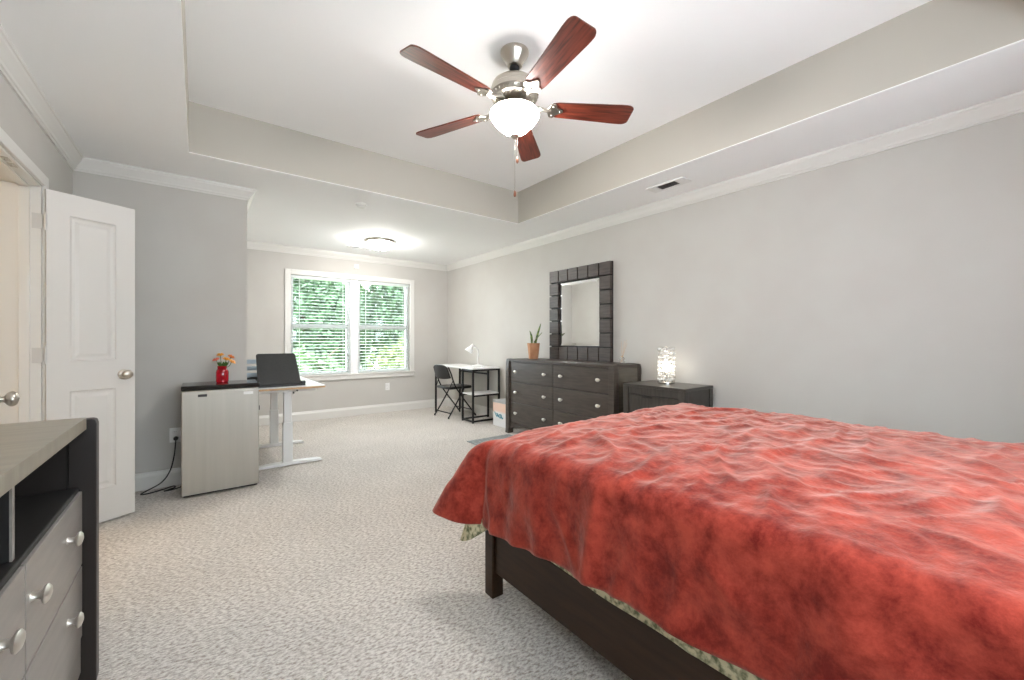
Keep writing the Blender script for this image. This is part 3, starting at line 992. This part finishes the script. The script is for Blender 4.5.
b = MB(); b.tube([(-0.195, -hw * 0.91, 0.075), (-0.195, hw * 0.91, 0.075)], 0.008, 8)
b.build('stretcher', BLACKM, ch, smooth=True)
b = MB(); b.tube([(0.17, -hw, 0.10), (0.17, hw, 0.10)], 0.008, 8)
b.build('stretcher', BLACKM, ch, smooth=True)
b = MB()
N, M = 14, 8
def back_pt(i, k, o):
    u = -1 + 2 * i / N; v = k / M
    wtop = hw * (0.90 + 0.06 * (1 - v))
    y = u * wtop
    z = 0.575 + v * (0.215 - 0.045 * abs(u) ** 4) + 0.02 * (1 - v) * (u * u)
    x = -0.205 - 0.05 * v - 0.026 * (1 - u * u) + o
    return (x, y, z)
G0 = [[b.bm.verts.new(back_pt(i, k, 0.011)) for k in range(M + 1)] for i in range(N + 1)]
G1 = [[b.bm.verts.new(back_pt(i, k, -0.011)) for k in range(M + 1)] for i in range(N + 1)]
for i in range(N):
    for k in range(M):
        b.bm.faces.new([G0[i][k], G0[i + 1][k], G0[i + 1][k + 1], G0[i][k + 1]])
        b.bm.faces.new([G1[i][k], G1[i][k + 1], G1[i + 1][k + 1], G1[i + 1][k]])
for i in range(N):
    for k in (0, M):
        b.bm.faces.new([G0[i][k], G0[i + 1][k], G1[i + 1][k], G1[i][k]])
for k in range(M):
    for i in (0, N):
        b.bm.faces.new([G0[i][k], G0[i][k + 1], G1[i][k + 1], G1[i][k]])
b.build('backrest', PAD, ch, smooth=True, bevel=0.004)
b = MB()
seat = [(-0.215, -0.165), (-0.20, -0.19), (0.10, -0.205), (0.185, -0.185), (0.215, -0.13), (0.222, 0), (0.215, 0.13), (0.185, 0.185), (0.10, 0.205), (-0.20, 0.19), (-0.215, 0.165)]
b.prism(seat, 0.425, 0.462)
b.build('seat', PAD, ch, bevel=0.012, seg=3, smooth=True)

# printed box beside the dresser
bx = thing('storage_box', 'white printed box with a grey lid on the floor beside the long dresser', 'box', (3.34, 4.47, 0))
def box_mat():
    m = mat('printed_card', (226, 226, 224), 0.5)
    t = NT(m); b_ = bsdf(m)
    tc = t.new('ShaderNodeTexCoord'); sp = t.new('ShaderNodeSeparateXYZ')
    t.link(tc.outputs['Object'], sp.inputs[0])
    cr = t.new('ShaderNodeValToRGB')
    cr.color_ramp.interpolation = 'EASE'
    for e_, (p_, c_) in zip([cr.color_ramp.elements[0], cr.color_ramp.elements[1], cr.color_ramp.elements.new(0.185), cr.color_ramp.elements.new(0.20)],
                            ((0.0, (230, 231, 232)), (0.30, (236, 206, 188)), (0.17, (232, 232, 232)), (0.215, (236, 204, 186)))):
        e_.position = p_; e_.color = lin(c_)
    t.link(sp.outputs['Z'], cr.inputs[0]); t.link(cr.outputs[0], b_.inputs['Base Color'])
    return m
b = MB(); b.box(3.205, 3.475, 4.30, 4.645, 0, 0.315)
cb = b.build('carton', box_mat(), bx, bevel=0.004)
b = MB(); b.box(3.198, 3.482, 4.293, 4.652, 0.316, 0.345)
b.build('lid', mat('grey_card_lid', (176, 178, 178), 0.5), bx, bevel=0.004)
b = MB()   # looping teal mark on the front
for pts in ([(4.60, 0.185), (4.575, 0.155), (4.55, 0.13), (4.535, 0.15), (4.55, 0.172), (4.53, 0.16), (4.51, 0.125)],
            [(4.505, 0.13), (4.49, 0.16), (4.47, 0.165), (4.455, 0.14), (4.47, 0.118), (4.49, 0.128), (4.505, 0.15)],
            [(4.45, 0.165), (4.44, 0.13), (4.425, 0.115), (4.41, 0.13)]):
    b.tube(spline([(3.2035, y, z) for y, z in pts], 5), 0.0075, 6)
b.build('logo', mat('teal_print', (96, 158, 176), 0.5), cb)

# ------------------------------------------------------------------ rug
RUGM = mottle(mat('grey_rug', (132, 138, 138), 0.95), (118, 124, 124), (150, 155, 154), 40, 4, bump=0.3)
b = MB(); b.box(2.43, 3.02, 2.20, 4.05, 0.0, 0.008)
tag(b.build('rug', RUGM, bevel=0.003), 'flat grey rug on the carpet in front of the long dresser', 'rug')

# ------------------------------------------------------------------ long dresser on the right wall
KNOBM = mat('satin_nickel_knob', (214, 210, 203), 0.30, 0.9)
def oval_knob(parent, p, axis, sgn, name='knob', material=None, r=0.020):
    """mushroom knob, wider along the drawer, pointing sgn along X"""
    k = MB()
    k.lathe([(r_ * r / 0.017, sgn * h) for r_, h in ((0, 0), (0.009, 0), (0.007, 0.004), (0.0065, 0.014), (0.010, 0.018), (0.0165, 0.021), (0.0175, 0.025), (0.013, 0.030), (0.006, 0.0325), (0, 0.033))],
            p, 20, axis='X', sx=1.35, sy=0.9)
    return k.build(name, material or KNOBM, parent, smooth=True, angle=60)

X0, X1, Y0, Y1, H = 3.09, 3.488, 2.475, 4.17, 0.927
dr = thing('dresser', 'long espresso six-drawer dresser with white-glinting oval knobs under the mirror', 'dresser', ((X0 + X1) / 2, (Y0 + Y1) / 2, 0))
pw = 0.062
b = MB(); b.box(X0 + 0.018, X1 - 0.01, Y0 + 0.02, Y1 - 0.02, 0.12, 0.895)
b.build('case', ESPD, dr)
def front_post(y0, y1, x_front, x_back, top, foot=0.0):
    b = MB()
    prof = [(x_front - 0.004, 0.0), (x_back, 0.0), (x_back, top), (x_front + 0.030, top), (x_front + 0.012, top - 0.012), (x_front + 0.004, top - 0.05), (x_front, top - 0.14), (x_front, 0.05), (x_front - 0.004, 0.02)]
    b.prism(prof, y0, y1, plane='XZ')
    return b
for y0 in (Y0, Y1 - pw):
    front_post(y0, y0 + pw, X0 - 0.022, X0 + 0.055, H).build('post', ESP, dr, bevel=0.004)
    b = MB()
    b.prism([(X1 - 0.05, 0), (X1, 0), (X1, H - 0.03), (X1 - 0.008, H - 0.008), (X1 - 0.03, H), (X1 - 0.05, H)], y0, y0 + pw, plane='XZ')
    b.build('post', ESP, dr, bevel=0.004)
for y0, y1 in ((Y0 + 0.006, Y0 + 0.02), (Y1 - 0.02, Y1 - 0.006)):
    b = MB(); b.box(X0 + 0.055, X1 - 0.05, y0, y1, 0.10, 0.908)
    b.build('end_panel', mottle(mat('espresso_panel_lamp_sheen', (92, 86, 76), 0.18), (86, 80, 71), (98, 92, 82), 5, 4, (1, 1, 8)), dr)  # lamp reflection put into the lighter panel colour
b = MB(); b.box(X0 - 0.012, X1, Y0 + 0.004, Y1 - 0.004, 0.896, 0.922)
b.box(X0 + 0.02, X1, Y0 + pw, Y1 - pw, 0.922, H)
b.build('top', ESP, dr, bevel=0.004)
b = MB()
yl, yr = Y0 + pw, Y1 - pw
arch = [(yl, 0.135), (yl, 0.05)] + [(yl + (yr - yl) * u, 0.055 + 0.055 * min(1, math.sin(PI * u) * 3)) for u in [k / 24 for k in range(1, 24)]] + [(yr, 0.05), (yr, 0.135)]
b.prism(arch, X0, X0 + 0.02, plane='YZ')
b.build('apron', ESP, dr)
rows = [(0.138, 0.388), (0.394, 0.640), (0.646, 0.892)]
ym = (yl + yr) / 2
for z0, z1 in rows:
    for ya, yb_ in ((ym + 0.003, yr - 0.003), (yl + 0.003, ym - 0.003)):
        b = MB(); b.box(X0, X0 + 0.02, ya, yb_, z0, z1)
        d = b.build('drawer', ESP, dr, bevel=0.003)
        c_ = (ya + yb_) / 2
        for off in (-0.26, 0.26):
            oval_knob(d, (X0, c_ + off, (z0 + z1) / 2 + 0.004), 'X', -1)

# mirror standing on the dresser against the wall
mi = thing('mirror', 'rectangular wall mirror in a dark block-tiled frame over the long dresser', 'mirror', (3.47, 3.315, H))
my0, my1, mz0, mz1 = 2.83, 3.775, H, 2.005
tw = (my1 - my0) / 6
b = MB()
b.box(3.484, 3.508, my0 + 0.004, my1 - 0.004, mz0, mz1 - 0.004)
b.build('backing', ESPD, mi)
b = MB()
th_ = (mz1 - mz0) / 7
g = 0.007
for i in range(6):
    for k in range(7):
        if 0 < i < 5 and 0 < k < 6:
            continue
        ya, yb_ = my0 + i * tw + g, my0 + (i + 1) * tw - g
        za, zb_ = mz0 + k * th_ + (g if k else 0.001), mz0 + (k + 1) * th_ - g
        if i == 0: ya = my0
        if i == 5: yb_ = my1
        b.box(3.452, 3.486, ya, yb_, za, zb_)
b.build('frame_blocks', mottle(mat('dark_block_wood', (66, 58, 54), 0.45), (58, 50, 46), (78, 69, 64), 5, 5, (1, 1, 10)), mi, bevel=0.003)
MIR = mat('mirror_silver', (244, 246, 246), 0.015, 1.0)
b = MB()
gy0, gy1, gz0, gz1 = my0 + tw + 0.012, my1 - tw - 0.012, mz0 + th_ + 0.012, mz1 - th_ - 0.012
bv = 0.028
A = [(3.479, gy0, gz0), (3.479, gy1, gz0), (3.479, gy1, gz1), (3.479, gy0, gz1)]
B = [(3.475, gy0 + bv, gz0 + bv), (3.475, gy1 - bv, gz0 + bv), (3.475, gy1 - bv, gz1 - bv), (3.475, gy0 + bv, gz1 - bv)]
D = [(3.484, p[1], p[2]) for p in A]
b.face(B); b.face(D)
for q_ in range(4):
    r2 = (q_ + 1) % 4
    b.face([A[q_], A[r2], B[r2], B[q_]]); b.face([A[q_], A[r2], D[r2], D[q_]])
bmesh.ops.remove_doubles(b.bm, verts=b.bm.verts, dist=1e-6)
b.build('bevelled_glass', MIR, mi)

# snake plant on the dresser
PX_, PY_, PZ_ = 3.30, 3.90, H
pp = thing('potted_plant', 'small snake plant in a terracotta pot on the far end of the dresser', 'plant', (PX_, PY_, PZ_))
TERRA = mottle(mat('terracotta', (190, 138, 102), 0.75), (184, 130, 94), (198, 148, 112), 12, 3)
b = MB()
b.lathe([(0, 0), (0.054, 0), (0.058, 0.004), (0.070, 0.12), (0.077, 0.178), (0.079, 0.192), (0.073, 0.194), (0.070, 0.18), (0, 0.178)], (PX_, PY_, PZ_), 36)
pt = b.build('pot', TERRA, pp, smooth=True)
b = MB(); b.lathe([(0.070, 0.179), (0.04, 0.183), (0, 0.186)], (PX_, PY_, PZ_), 24)
b.build('soil', mat('soil', (64, 50, 40), 0.95), pp, smooth=True)
SNAKE = mottle(mat('snake_leaf', (70, 100, 50), 0.4), (42, 70, 40), (126, 146, 66), 40, 3, (0.4, 0.4, 1))
# across-view direction on the dresser is mostly -Y for rightwards
for (dy, dx, ln, lean_y, lean_x, wdt) in ((0.045, 0.0, 0.175, 0.03, 0.0, 0.024), (-0.005, 0.02, 0.275, -0.085, 0.02, 0.024), (0.015, -0.02, 0.15, 0.0, -0.02, 0.022), (-0.02, -0.015, 0.16, -0.16, 0.0, 0.013), (0.0, 0.03, 0.20, -0.04, 0.03, 0.02)):
    b = MB()
    n = 10
    rows_ = []
    for k in range(n + 1):
        v = k / n
        p = Vector((PX_ + dx + lean_x * v * v, PY_ + dy + lean_y * v ** 1.5, PZ_ + 0.180 + ln * v * (1 - 0.12 * v * abs(lean_y) * 6)))
        ww = wdt * 1.25 * (0.6 + 0.9 * v) * (1 - v ** 4) + 0.001 if v < 1 else 0.001
        tw_ = 0.5 * v
        sd = Vector((0.25 + 0.3 * tw_, 1, 0)).normalized()
        cv = Vector((1, -0.25, 0)).normalized() * ww * 0.35
        rows_.append([b.bm.verts.new(p - sd * ww + cv), b.bm.verts.new(p), b.bm.verts.new(p + sd * ww + cv)])
    for A, B in zip(rows_, rows_[1:]):
        for j2 in (0, 1):
            b.bm.faces.new([A[j2], A[j2 + 1], B[j2 + 1], B[j2]])
    b.build('leaf', SNAKE, pp, smooth=True, solid=0.003)

# reed diffuser
RX, RY = 3.43, 2.66
rd = thing('reed_diffuser', 'small clear reed diffuser bottle on the near end of the dresser', 'diffuser', (RX, RY, H))
CLEAR = mat('clear_glass', (240, 240, 236), 0.05)
bsdf(CLEAR).inputs['Transmission Weight'].default_value = 0.85
b = MB(); b.lathe([(0, 0), (0.026, 0), (0.028, 0.004), (0.028, 0.045), (0.020, 0.056), (0.011, 0.062), (0.011, 0.075), (0.013, 0.077), (0.008, 0.078)], (RX, RY, H), 24)
b.build('bottle', CLEAR, rd, smooth=True)
REED = mat('rattan_reed', (196, 164, 132), 0.7)
b = MB(); b.lathe([(0.0115, 0.058), (0.0125, 0.060), (0.0125, 0.068), (0.0115, 0.070)], (RX, RY, H), 20)
b.build('collar', REED, rd, smooth=True)
for dx, dy, h in ((0.0, -0.055, 0.235), (0.01, -0.025, 0.225), (-0.01, -0.070, 0.20), (0.0, 0.010, 0.22)):
    b = MB(); b.tube([(RX - dx * 0.3, RY - dy * 0.2, H + 0.008), (RX + dx, RY + dy, H + h)], 0.0016, 6)
    b.build('reed', REED, rd)

# ------------------------------------------------------------------ nightstand and crystal lamp
nx0, nx1, ny0, ny1, nz = 3.05, 3.488, 1.757, 2.352, 0.772
ns = thing('nightstand', 'dark wood nightstand between the long dresser and the bed', 'nightstand', ((nx0 + nx1) / 2, (ny0 + ny1) / 2, 0))
NSW = mottle(mat('nightstand_wood', (56, 52, 48), 0.40), (50, 46, 42), (66, 61, 56), 6, 5, (1, 9, 1))
b = MB(); b.box(nx0 + 0.02, nx1 - 0.005, ny0 + 0.012, ny1 - 0.012, 0.09, nz - 0.024)
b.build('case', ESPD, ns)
b = MB(); b.box(nx0 - 0.004, nx1, ny0 - 0.002, ny1 + 0.002, nz - 0.024, nz)
b.build('top', mottle(mat('nightstand_top', (62, 58, 54), 0.28), (58, 54, 50), (70, 66, 61), 6, 4, (1, 9, 1)), ns, bevel=0.003)
for y0, y1 in ((ny0, ny0 + 0.055), (ny1 - 0.055, ny1)):
    b = MB(); b.box(nx0, nx0 + 0.05, y0, y1, 0, nz - 0.024)
    b.build('post', NSW, ns, bevel=0.003)
    b = MB(); b.box(nx1 - 0.05, nx1, y0, y1, 0, nz - 0.024)
    b.build('post', NSW, ns, bevel=0.003)
    ys = y0 + 0.008 if y0 == ny0 else y1 - 0.022
    b = MB(); b.box(nx0 + 0.05, nx1 - 0.05, ys, ys + 0.014, 0.09, nz - 0.024)
    b.build('side_panel', NSW, ns)
b = MB(); b.box(nx0 + 0.004, nx0 + 0.03, ny0 + 0.055, ny1 - 0.055, nz - 0.088, nz - 0.024)
b.build('top_rail', NSW, ns, bevel=0.002)
for z0, z1 in ((0.40, nz - 0.093), (0.11, 0.392)):
    b = MB(); b.box(nx0 + 0.006, nx0 + 0.03, ny0 + 0.059, ny1 - 0.059, z0, z1)
    d = b.build('drawer', NSW, ns, bevel=0.003)
    oval_knob(d, (nx0 + 0.006, (ny0 + ny1) / 2, (z0 + z1) / 2), 'X', -1)
    b = MB(); b.box(nx0 + 0.001, nx0 + 0.0065, ny0 + 0.30, ny0 + 0.40, z1 - 0.016, z1 - 0.004)
    b.build('pull_lip', ESPD, d, bevel=0.001)

TX_, TY_ = 3.33, 2.10
tl = thing('table_lamp', 'lit crystal cylinder lamp on the nightstand', 'lamp', (TX_, TY_, nz))
b = MB(); b.lathe([(0, 0), (0.070, 0), (0.074, 0.004), (0.074, 0.014), (0.066, 0.018), (0, 0.018)], (TX_, TY_, nz), 36)
b.build('base', CHROME, tl, smooth=True)
b = MB(); b.lathe([(0, 0.018), (0.012, 0.018), (0.012, 0.07), (0.016, 0.075), (0.016, 0.10), (0, 0.10)], (TX_, TY_, nz), 16)
b.build('lamp_holder', CHROME, tl, smooth=True)
b = MB(); b.ball((TX_, TY_, nz + 0.150), 0.038, (0.9, 0.9, 1.4), 3)
b.build('bulb', glow('lit_bulb', (255, 246, 232), 8.0), tl, smooth=True)
CRYS = mat('crystal_glass', (250, 250, 248), 0.04)
bsdf(CRYS).inputs['Transmission Weight'].default_value = 0.55
b = MB()
nr, nc = 8, 14
for i in range(nr):
    for k in range(nc):
        a = 2 * PI * (k + 0.5 * (i % 2)) / nc
        z = 0.040 + i * 0.038
        c_ = Vector((TX_ + 0.070 * math.cos(a), TY_ + 0.070 * math.sin(a), nz + z))
        rr = 0.0135
        v = [c_ + Vector((math.cos(a), math.sin(a), 0)) * rr * 0.7, c_ - Vector((math.cos(a), math.sin(a), 0)) * rr * 0.7]
        tg = Vector((-math.sin(a), math.cos(a), 0))
        ringv = [c_ + tg * rr * math.cos(q_ * PI / 3) + Vector((0, 0, 1)) * rr * math.sin(q_ * PI / 3) for q_ in range(6)]
        for q_ in range(6):
            b.face([v[0], ringv[q_], ringv[(q_ + 1) % 6]])
            b.face([v[1], ringv[(q_ + 1) % 6], ringv[q_]])
bmesh.ops.remove_doubles(b.bm, verts=b.bm.verts, dist=1e-6)
b.build('crystals', CRYS, tl)
b = MB()
for i in range(nr + 1):
    z = 0.021 + i * 0.038
    pts = [(TX_ + 0.071 * math.cos(2 * PI * k / 36), TY_ + 0.071 * math.sin(2 * PI * k / 36), nz + z) for k in range(37)]
    b.tube(pts, 0.0018, 6, cap=False)
for k in range(nc):
    a = 2 * PI * (k + 0.25) / nc
    b.tube([(TX_ + 0.071 * math.cos(a), TY_ + 0.071 * math.sin(a), nz + 0.015), (TX_ + 0.071 * math.cos(a), TY_ + 0.071 * math.sin(a), nz + 0.326)], 0.0014, 6)
b.build('wire_cage', CHROME, tl, smooth=True)

# ------------------------------------------------------------------ media chest in the left foreground
mx0, mx1, my_0, my_1, mh = -0.712, -0.310, 0.79, 2.015, 0.900
mc = thing('media_chest', 'espresso media chest with open shelf and drawers at the left edge', 'chest', ((mx0 + mx1) / 2, (my_0 + my_1) / 2, 0))
MCD = mottle(mat('chest_front_sheen', (128, 122, 117), 0.28), (122, 116, 111), (134, 128, 122), 5, 4, (1, 1, 8))  # espresso lightened: sheen of the bright room put into the base colour
MCT = mottle(mat('chest_top_sheen', (128, 120, 105), 0.30), (122, 114, 100), (136, 128, 112), 5, 4, (1, 8, 1))  # top lightened the same way, reflected room light in its colour
POSTW = mat('chest_post_wood', (34, 28, 25), 0.4)
pw2 = 0.046
for y0 in (my_0, my_1 - pw2 + 0.004):
    b = MB()
    prof = [(-0.277, 0), (-0.277, 0.875), (-0.280, 0.888), (-0.290, 0.892), (-0.345, 0.892), (-0.345, 0)]
    b.prism(prof, y0, y0 + pw2, plane='XZ')
    b.build('post', POSTW, mc, bevel=0.003)
    b = MB(); b.box(mx0, mx0 + 0.05, y0, y0 + pw2, 0, 0.897)
    b.build('post', POSTW, mc, bevel=0.003)
    b = MB(); b.box(mx0 + 0.05, -0.345, y0 + 0.012, y0 + 0.034, 0.08, 0.86)
    b.build('end_panel', POSTW, mc)
yi0, yi1 = my_0 + pw2, my_1 - pw2
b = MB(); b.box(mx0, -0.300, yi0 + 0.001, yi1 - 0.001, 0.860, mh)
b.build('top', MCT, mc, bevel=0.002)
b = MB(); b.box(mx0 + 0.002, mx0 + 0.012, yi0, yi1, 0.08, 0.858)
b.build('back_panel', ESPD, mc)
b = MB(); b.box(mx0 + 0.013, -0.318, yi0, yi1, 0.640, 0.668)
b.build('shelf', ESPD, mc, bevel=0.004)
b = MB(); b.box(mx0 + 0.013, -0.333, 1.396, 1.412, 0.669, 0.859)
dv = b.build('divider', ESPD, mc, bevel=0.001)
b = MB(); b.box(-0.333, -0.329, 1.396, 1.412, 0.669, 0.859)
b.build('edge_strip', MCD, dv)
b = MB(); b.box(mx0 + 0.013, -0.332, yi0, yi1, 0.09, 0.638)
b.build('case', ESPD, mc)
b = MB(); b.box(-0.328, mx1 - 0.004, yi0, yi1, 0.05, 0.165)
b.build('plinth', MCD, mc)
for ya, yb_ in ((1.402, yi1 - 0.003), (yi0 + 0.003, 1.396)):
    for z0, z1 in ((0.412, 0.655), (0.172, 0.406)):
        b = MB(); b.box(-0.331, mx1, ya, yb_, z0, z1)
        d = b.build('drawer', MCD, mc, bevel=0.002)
        zc = 0.562 if z0 > 0.4 else 0.318
        for yk in ((1.44, 1.775) if ya > 1.3 else (ya + 0.17, 1.245)):
            oval_knob(d, (mx1, yk, zc), 'X', 1, r=0.0215, material=KNOBM)

# ------------------------------------------------------------------ bed
BX0, BX1, BY0, BY1 = 1.045, 2.66, -0.55, 1.58
bed = thing('bed', 'dark espresso wooden bed frame under the red blanket', 'bed', ((BX0 + BX1) / 2, (BY0 + BY1) / 2, 0))
for x0 in (BX0, BX1 - 0.06):
    b = MB(); b.box(x0, x0 + 0.06, BY1 - 0.062, BY1, 0, 0.343)
    b.build('leg', BEDW, bed, bevel=0.004)
    b = MB(); b.box(x0, x0 + 0.06, BY0, BY0 + 0.06, 0, 1.05)
    b.build('leg', BEDW, bed, bevel=0.004)
for x0 in (BX0 + 0.014, BX1 - 0.042):
    b = MB(); b.box(x0, x0 + 0.028, BY0 + 0.06, BY1 - 0.062, 0.115, 0.318)
    b.build('side_rail', BEDW, bed, bevel=0.004)
b = MB(); b.box(BX0 + 0.06, BX1 - 0.06, BY1 - 0.045, BY1 - 0.016, 0.115, 0.318)
b.build('foot_rail', BEDW, bed, bevel=0.004)
b = MB(); b.box(BX0 + 0.06, BX1 - 0.06, BY0 + 0.012, BY0 + 0.045, 0.30, 1.02)
b.build('headboard', BEDW, bed, bevel=0.004)
b = MB(); b.box(BX0 + 0.042, BX1 - 0.042, BY0 + 0.06, BY1 - 0.062, 0.24, 0.275)
b.build('slat_base', BEDW, bed)

CX0, CX1, CY0, CY1 = 1.085, 2.62, -0.45, 1.515      # bedding footprint
def fbm(p, o=3):
    s_, a = 0, 1
    for k in range(o):
        s_ += a * noise.noise(p); p = p * 2.03; a *= 0.5
    return s_
def crease(p):
    return math.exp(-(noise.noise(p) / 0.17) ** 2)
def ridge(v):
    return 1 - 2 * abs(v)

def drape(name, label, cat, material, ztop, hem, inset, lx, step, corner_r, fold, solid, seed, hem_noise=0.012, left_bulge=0.0, rise=0.0, corner_drop=0.0):
    x0, x1, y0, y1 = CX0 + inset, CX1 - inset, CY0, CY1 - inset
    L = lx
    rad = 0.075
    nx = int((x1 - x0 + 2 * L) / step); ny = int((y1 - y0 + L) / step)
    b = MB()
    grid = []
    for i in range(nx + 1):
        col = []
        u = x0 - L + (x1 - x0 + 2 * L) * i / nx
        for k in range(ny + 1):
            v = y0 + (y1 - y0 + L) * k / ny
            cx, cy = min(max(u, x0), x1), min(v, y1)
            ox, oy = u - cx, v - cy
            tt = max(abs(ox), abs(oy)) / L
            # soft top: crown and creases
            dome = 0.0
            ex = min((cx - x0), (x1 - cx)) / 0.5
            ey = (y1 - cy) / 0.5
            shoulder = 0.032 * math.exp(-math.hypot(cx - x0, y1 - cy) / 0.25) + 0.006 * math.exp(-(y1 - cy) / 0.15) + 0.012 * math.exp(-math.hypot(x1 - cx, y1 - cy) / 0.15)
            crown = -shoulder + 0.035 * (1 - math.exp(-2.5 * max(0, min(ex, ey))))
            q_ = Vector((cx * 2.2 + seed, cy * 1.3, 0.0))
            wv = Vector((cx, cy, 0)) + 0.10 * Vector((noise.noise(Vector((cx * 3, cy * 3, seed))), noise.noise(Vector((cx * 3, cy * 3, seed + 5))), 0))
            cre = 0.007 * ridge(fbm(Vector((wv.x * 1.6 + wv.y * 1.1 + seed, wv.y * 3.4 - wv.x * 0.9, 1.0)), 2)) \
                + 0.010 * crease(Vector((wv.x * 2.6 + wv.y * 1.5, wv.y * 7.5 - wv.x * 2.5, 3.0))) \
                + 0.005 * crease(Vector((wv.x * 9 - wv.y * 5, wv.y * 12 + wv.x * 4, 5.0)))
            if tt <= 0:
                col.append(b.bm.verts.new((cx, cy, ztop + crown + (cre - 0.008) * fold)))
                continue
            ln = math.hypot(ox, oy)
            dxn, dyn = ox / ln, oy / ln
            phi = math.atan2(abs(oy), abs(ox))          # 0 on the side, pi/2 at the foot
            cnr = math.sin(2 * phi) ** 1.5 if (abs(ox) > 0 and abs(oy) > 0) else 0.0
            s_arc = tt * L
            # quarter round edge, then down
            arc = rad * PI / 2
            if s_arc < arc:
                a = s_arc / rad
                rr, dz = rad * math.sin(a), rad * (1 - math.cos(a))
            else:
                rr, dz = rad, rad + (s_arc - arc)
            full = rad + (L - arc)
            zz_ = dz / full * (ztop - hem)
            per = (cy if abs(ox) > abs(oy) or oy == 0 else cx + 7)
            # vertical folds along the sides
            if cnr == 0:
                f1 = crease(Vector((per * 3.4, tt * 0.9, seed))) * 0.022 + crease(Vector((per * 6.8, tt * 1.6, seed + 9))) * 0.009
            else:
                f1 = 0.0
            edge = 1.0
            dc = (y1 - cy) if oy == 0 else min(cx - x0, x1 - cx)
            near = math.exp(-max(0, dc) / 0.28)
            off = 1 - math.exp(-max(0, dc) / 0.04)
            rr += fold * f1 * min(1, tt * 1.8) * (off if cnr == 0 else 0)
            rr += tt * 0.02 + left_bulge * math.sin(PI * min(1, tt))
            # the corner stands out as a hanging cone with pleats either side
            rr += corner_r * cnr * tt ** 0.9
            if cnr > 0:
                rr += fold * 0.028 * tt * math.sin(phi * 9) * (1 - cnr * 0.5) * math.sin(2 * phi)
            else:
                rr += -0.014 * fold * near * math.sin(dc * 42) * tt * off
            hz = hem_noise * noise.noise(Vector((per * 3.1, seed, 2.0))) * tt * (off if cnr == 0 else 0)
            hz += rise * max(0, y1 - cy) * tt if (ox < 0 and oy == 0) else 0
            hz -= corner_drop * cnr * tt
            zt_ = ztop + (crown + shoulder + (cre - 0.008) * fold) * max(0, 1 - tt * 3) - shoulder * max(0, 1 - tt) - zz_ + hz
            zt_ += 0.006 * fold * noise.noise(Vector((u * 8, v * 8, seed))) * (1 - tt)
            bumpo = 0.006 * fold * fbm(Vector((u * 7, v * 7, zt_ * 7)), 2)
            rr += bumpo
            col.append(b.bm.verts.new((cx + dxn * rr, cy + dyn * rr, zt_)))
        grid.append(col)
    for i in range(nx):
        for k in range(ny):
            b.bm.faces.new([grid[i][k], grid[i + 1][k], grid[i + 1][k + 1], grid[i][k + 1]])
    o = b.build(name, material, smooth=True, angle=180)
    m = o.modifiers.new('solid', 'SOLIDIFY'); m.thickness = solid; m.offset = -1
    return tag(o, label, cat)

FLORAL = mat('floral_cotton', (214, 206, 176), 0.85)
mottle(FLORAL, (104, 108, 78), (208, 200, 166), 46, 3, lo=0.38, hi=0.56)
drape('floral_quilt', 'cream quilt with green floral print showing beneath the red blanket', 'quilt', FLORAL,
      0.690, 0.345, 0.034, 0.42, 0.025, 0.135, 0.30, 0.012, 3.0, corner_drop=0.095)

def velvet():
    m = mat('red_velvet_plush', (160, 48, 40), 0.85)
    b_ = bsdf(m)
    t = NT(m)
    tc = t.new('ShaderNodeTexCoord')
    n1 = t.new('ShaderNodeTexNoise'); n1.inputs['Scale'].default_value = 10; n1.inputs['Detail'].default_value = 7; n1.inputs['Roughness'].default_value = 0.74; n1.inputs['Distortion'].default_value = 0.15
    t.link(tc.outputs['Object'], n1.inputs['Vector'])
    cr = t.new('ShaderNodeValToRGB')
    cr.color_ramp.elements[0].position = 0.36; cr.color_ramp.elements[0].color = lin((108, 26, 19))
    cr.color_ramp.elements[1].position = 0.64; cr.color_ramp.elements[1].color = lin((172, 68, 52))
    t.link(n1.outputs[0], cr.inputs[0]); t.link(cr.outputs[0], b_.inputs['Base Color'])
    n2 = t.new('ShaderNodeTexNoise'); n2.inputs['Scale'].default_value = 38; n2.inputs['Detail'].default_value = 4
    t.link(tc.outputs['Object'], n2.inputs['Vector'])
    bp = t.new('ShaderNodeBump'); bp.inputs['Strength'].default_value = 0.3; bp.inputs['Distance'].default_value = 0.010
    t.link(n2.outputs[0], bp.inputs['Height']); t.link(bp.outputs[0], b_.inputs['Normal'])
    b_.inputs['Sheen Weight'].default_value = 0.5
    b_.inputs['Sheen Roughness'].default_value = 0.4
    b_.inputs['Sheen Tint'].default_value = lin((255, 222, 208))
    b_.inputs['Specular IOR Level'].default_value = 0.15
    return m
drape('blanket', 'rust red plush blanket spread over the bed and hanging at its sides', 'blanket', velvet(),
      0.738, 0.352, 0.0, 0.42, 0.0125, 0.215, 1.0, 0.010, 11.0, rise=0.055, corner_drop=-0.02)

# ------------------------------------------------------------------ light in the room beyond the door
hl = thing('hall_light', 'lit white globe light in the room beyond the double door', 'light', (-1.75, 3.55, C))
b = MB(); b.lathe([(0, 0), (0.06, 0), (0.06, -0.02), (0.02, -0.03), (0.02, -0.06), (0, -0.06)], (-1.75, 3.55, C), 24)
b.build('ceiling_plate', NICKEL, hl, smooth=True)
b = MB(); b.ball((-1.75, 3.55, C - 0.16), 0.11, sub=3)
b.build('globe', glow('lit_hall_globe', (255, 230, 198), 36.0), hl, smooth=True)
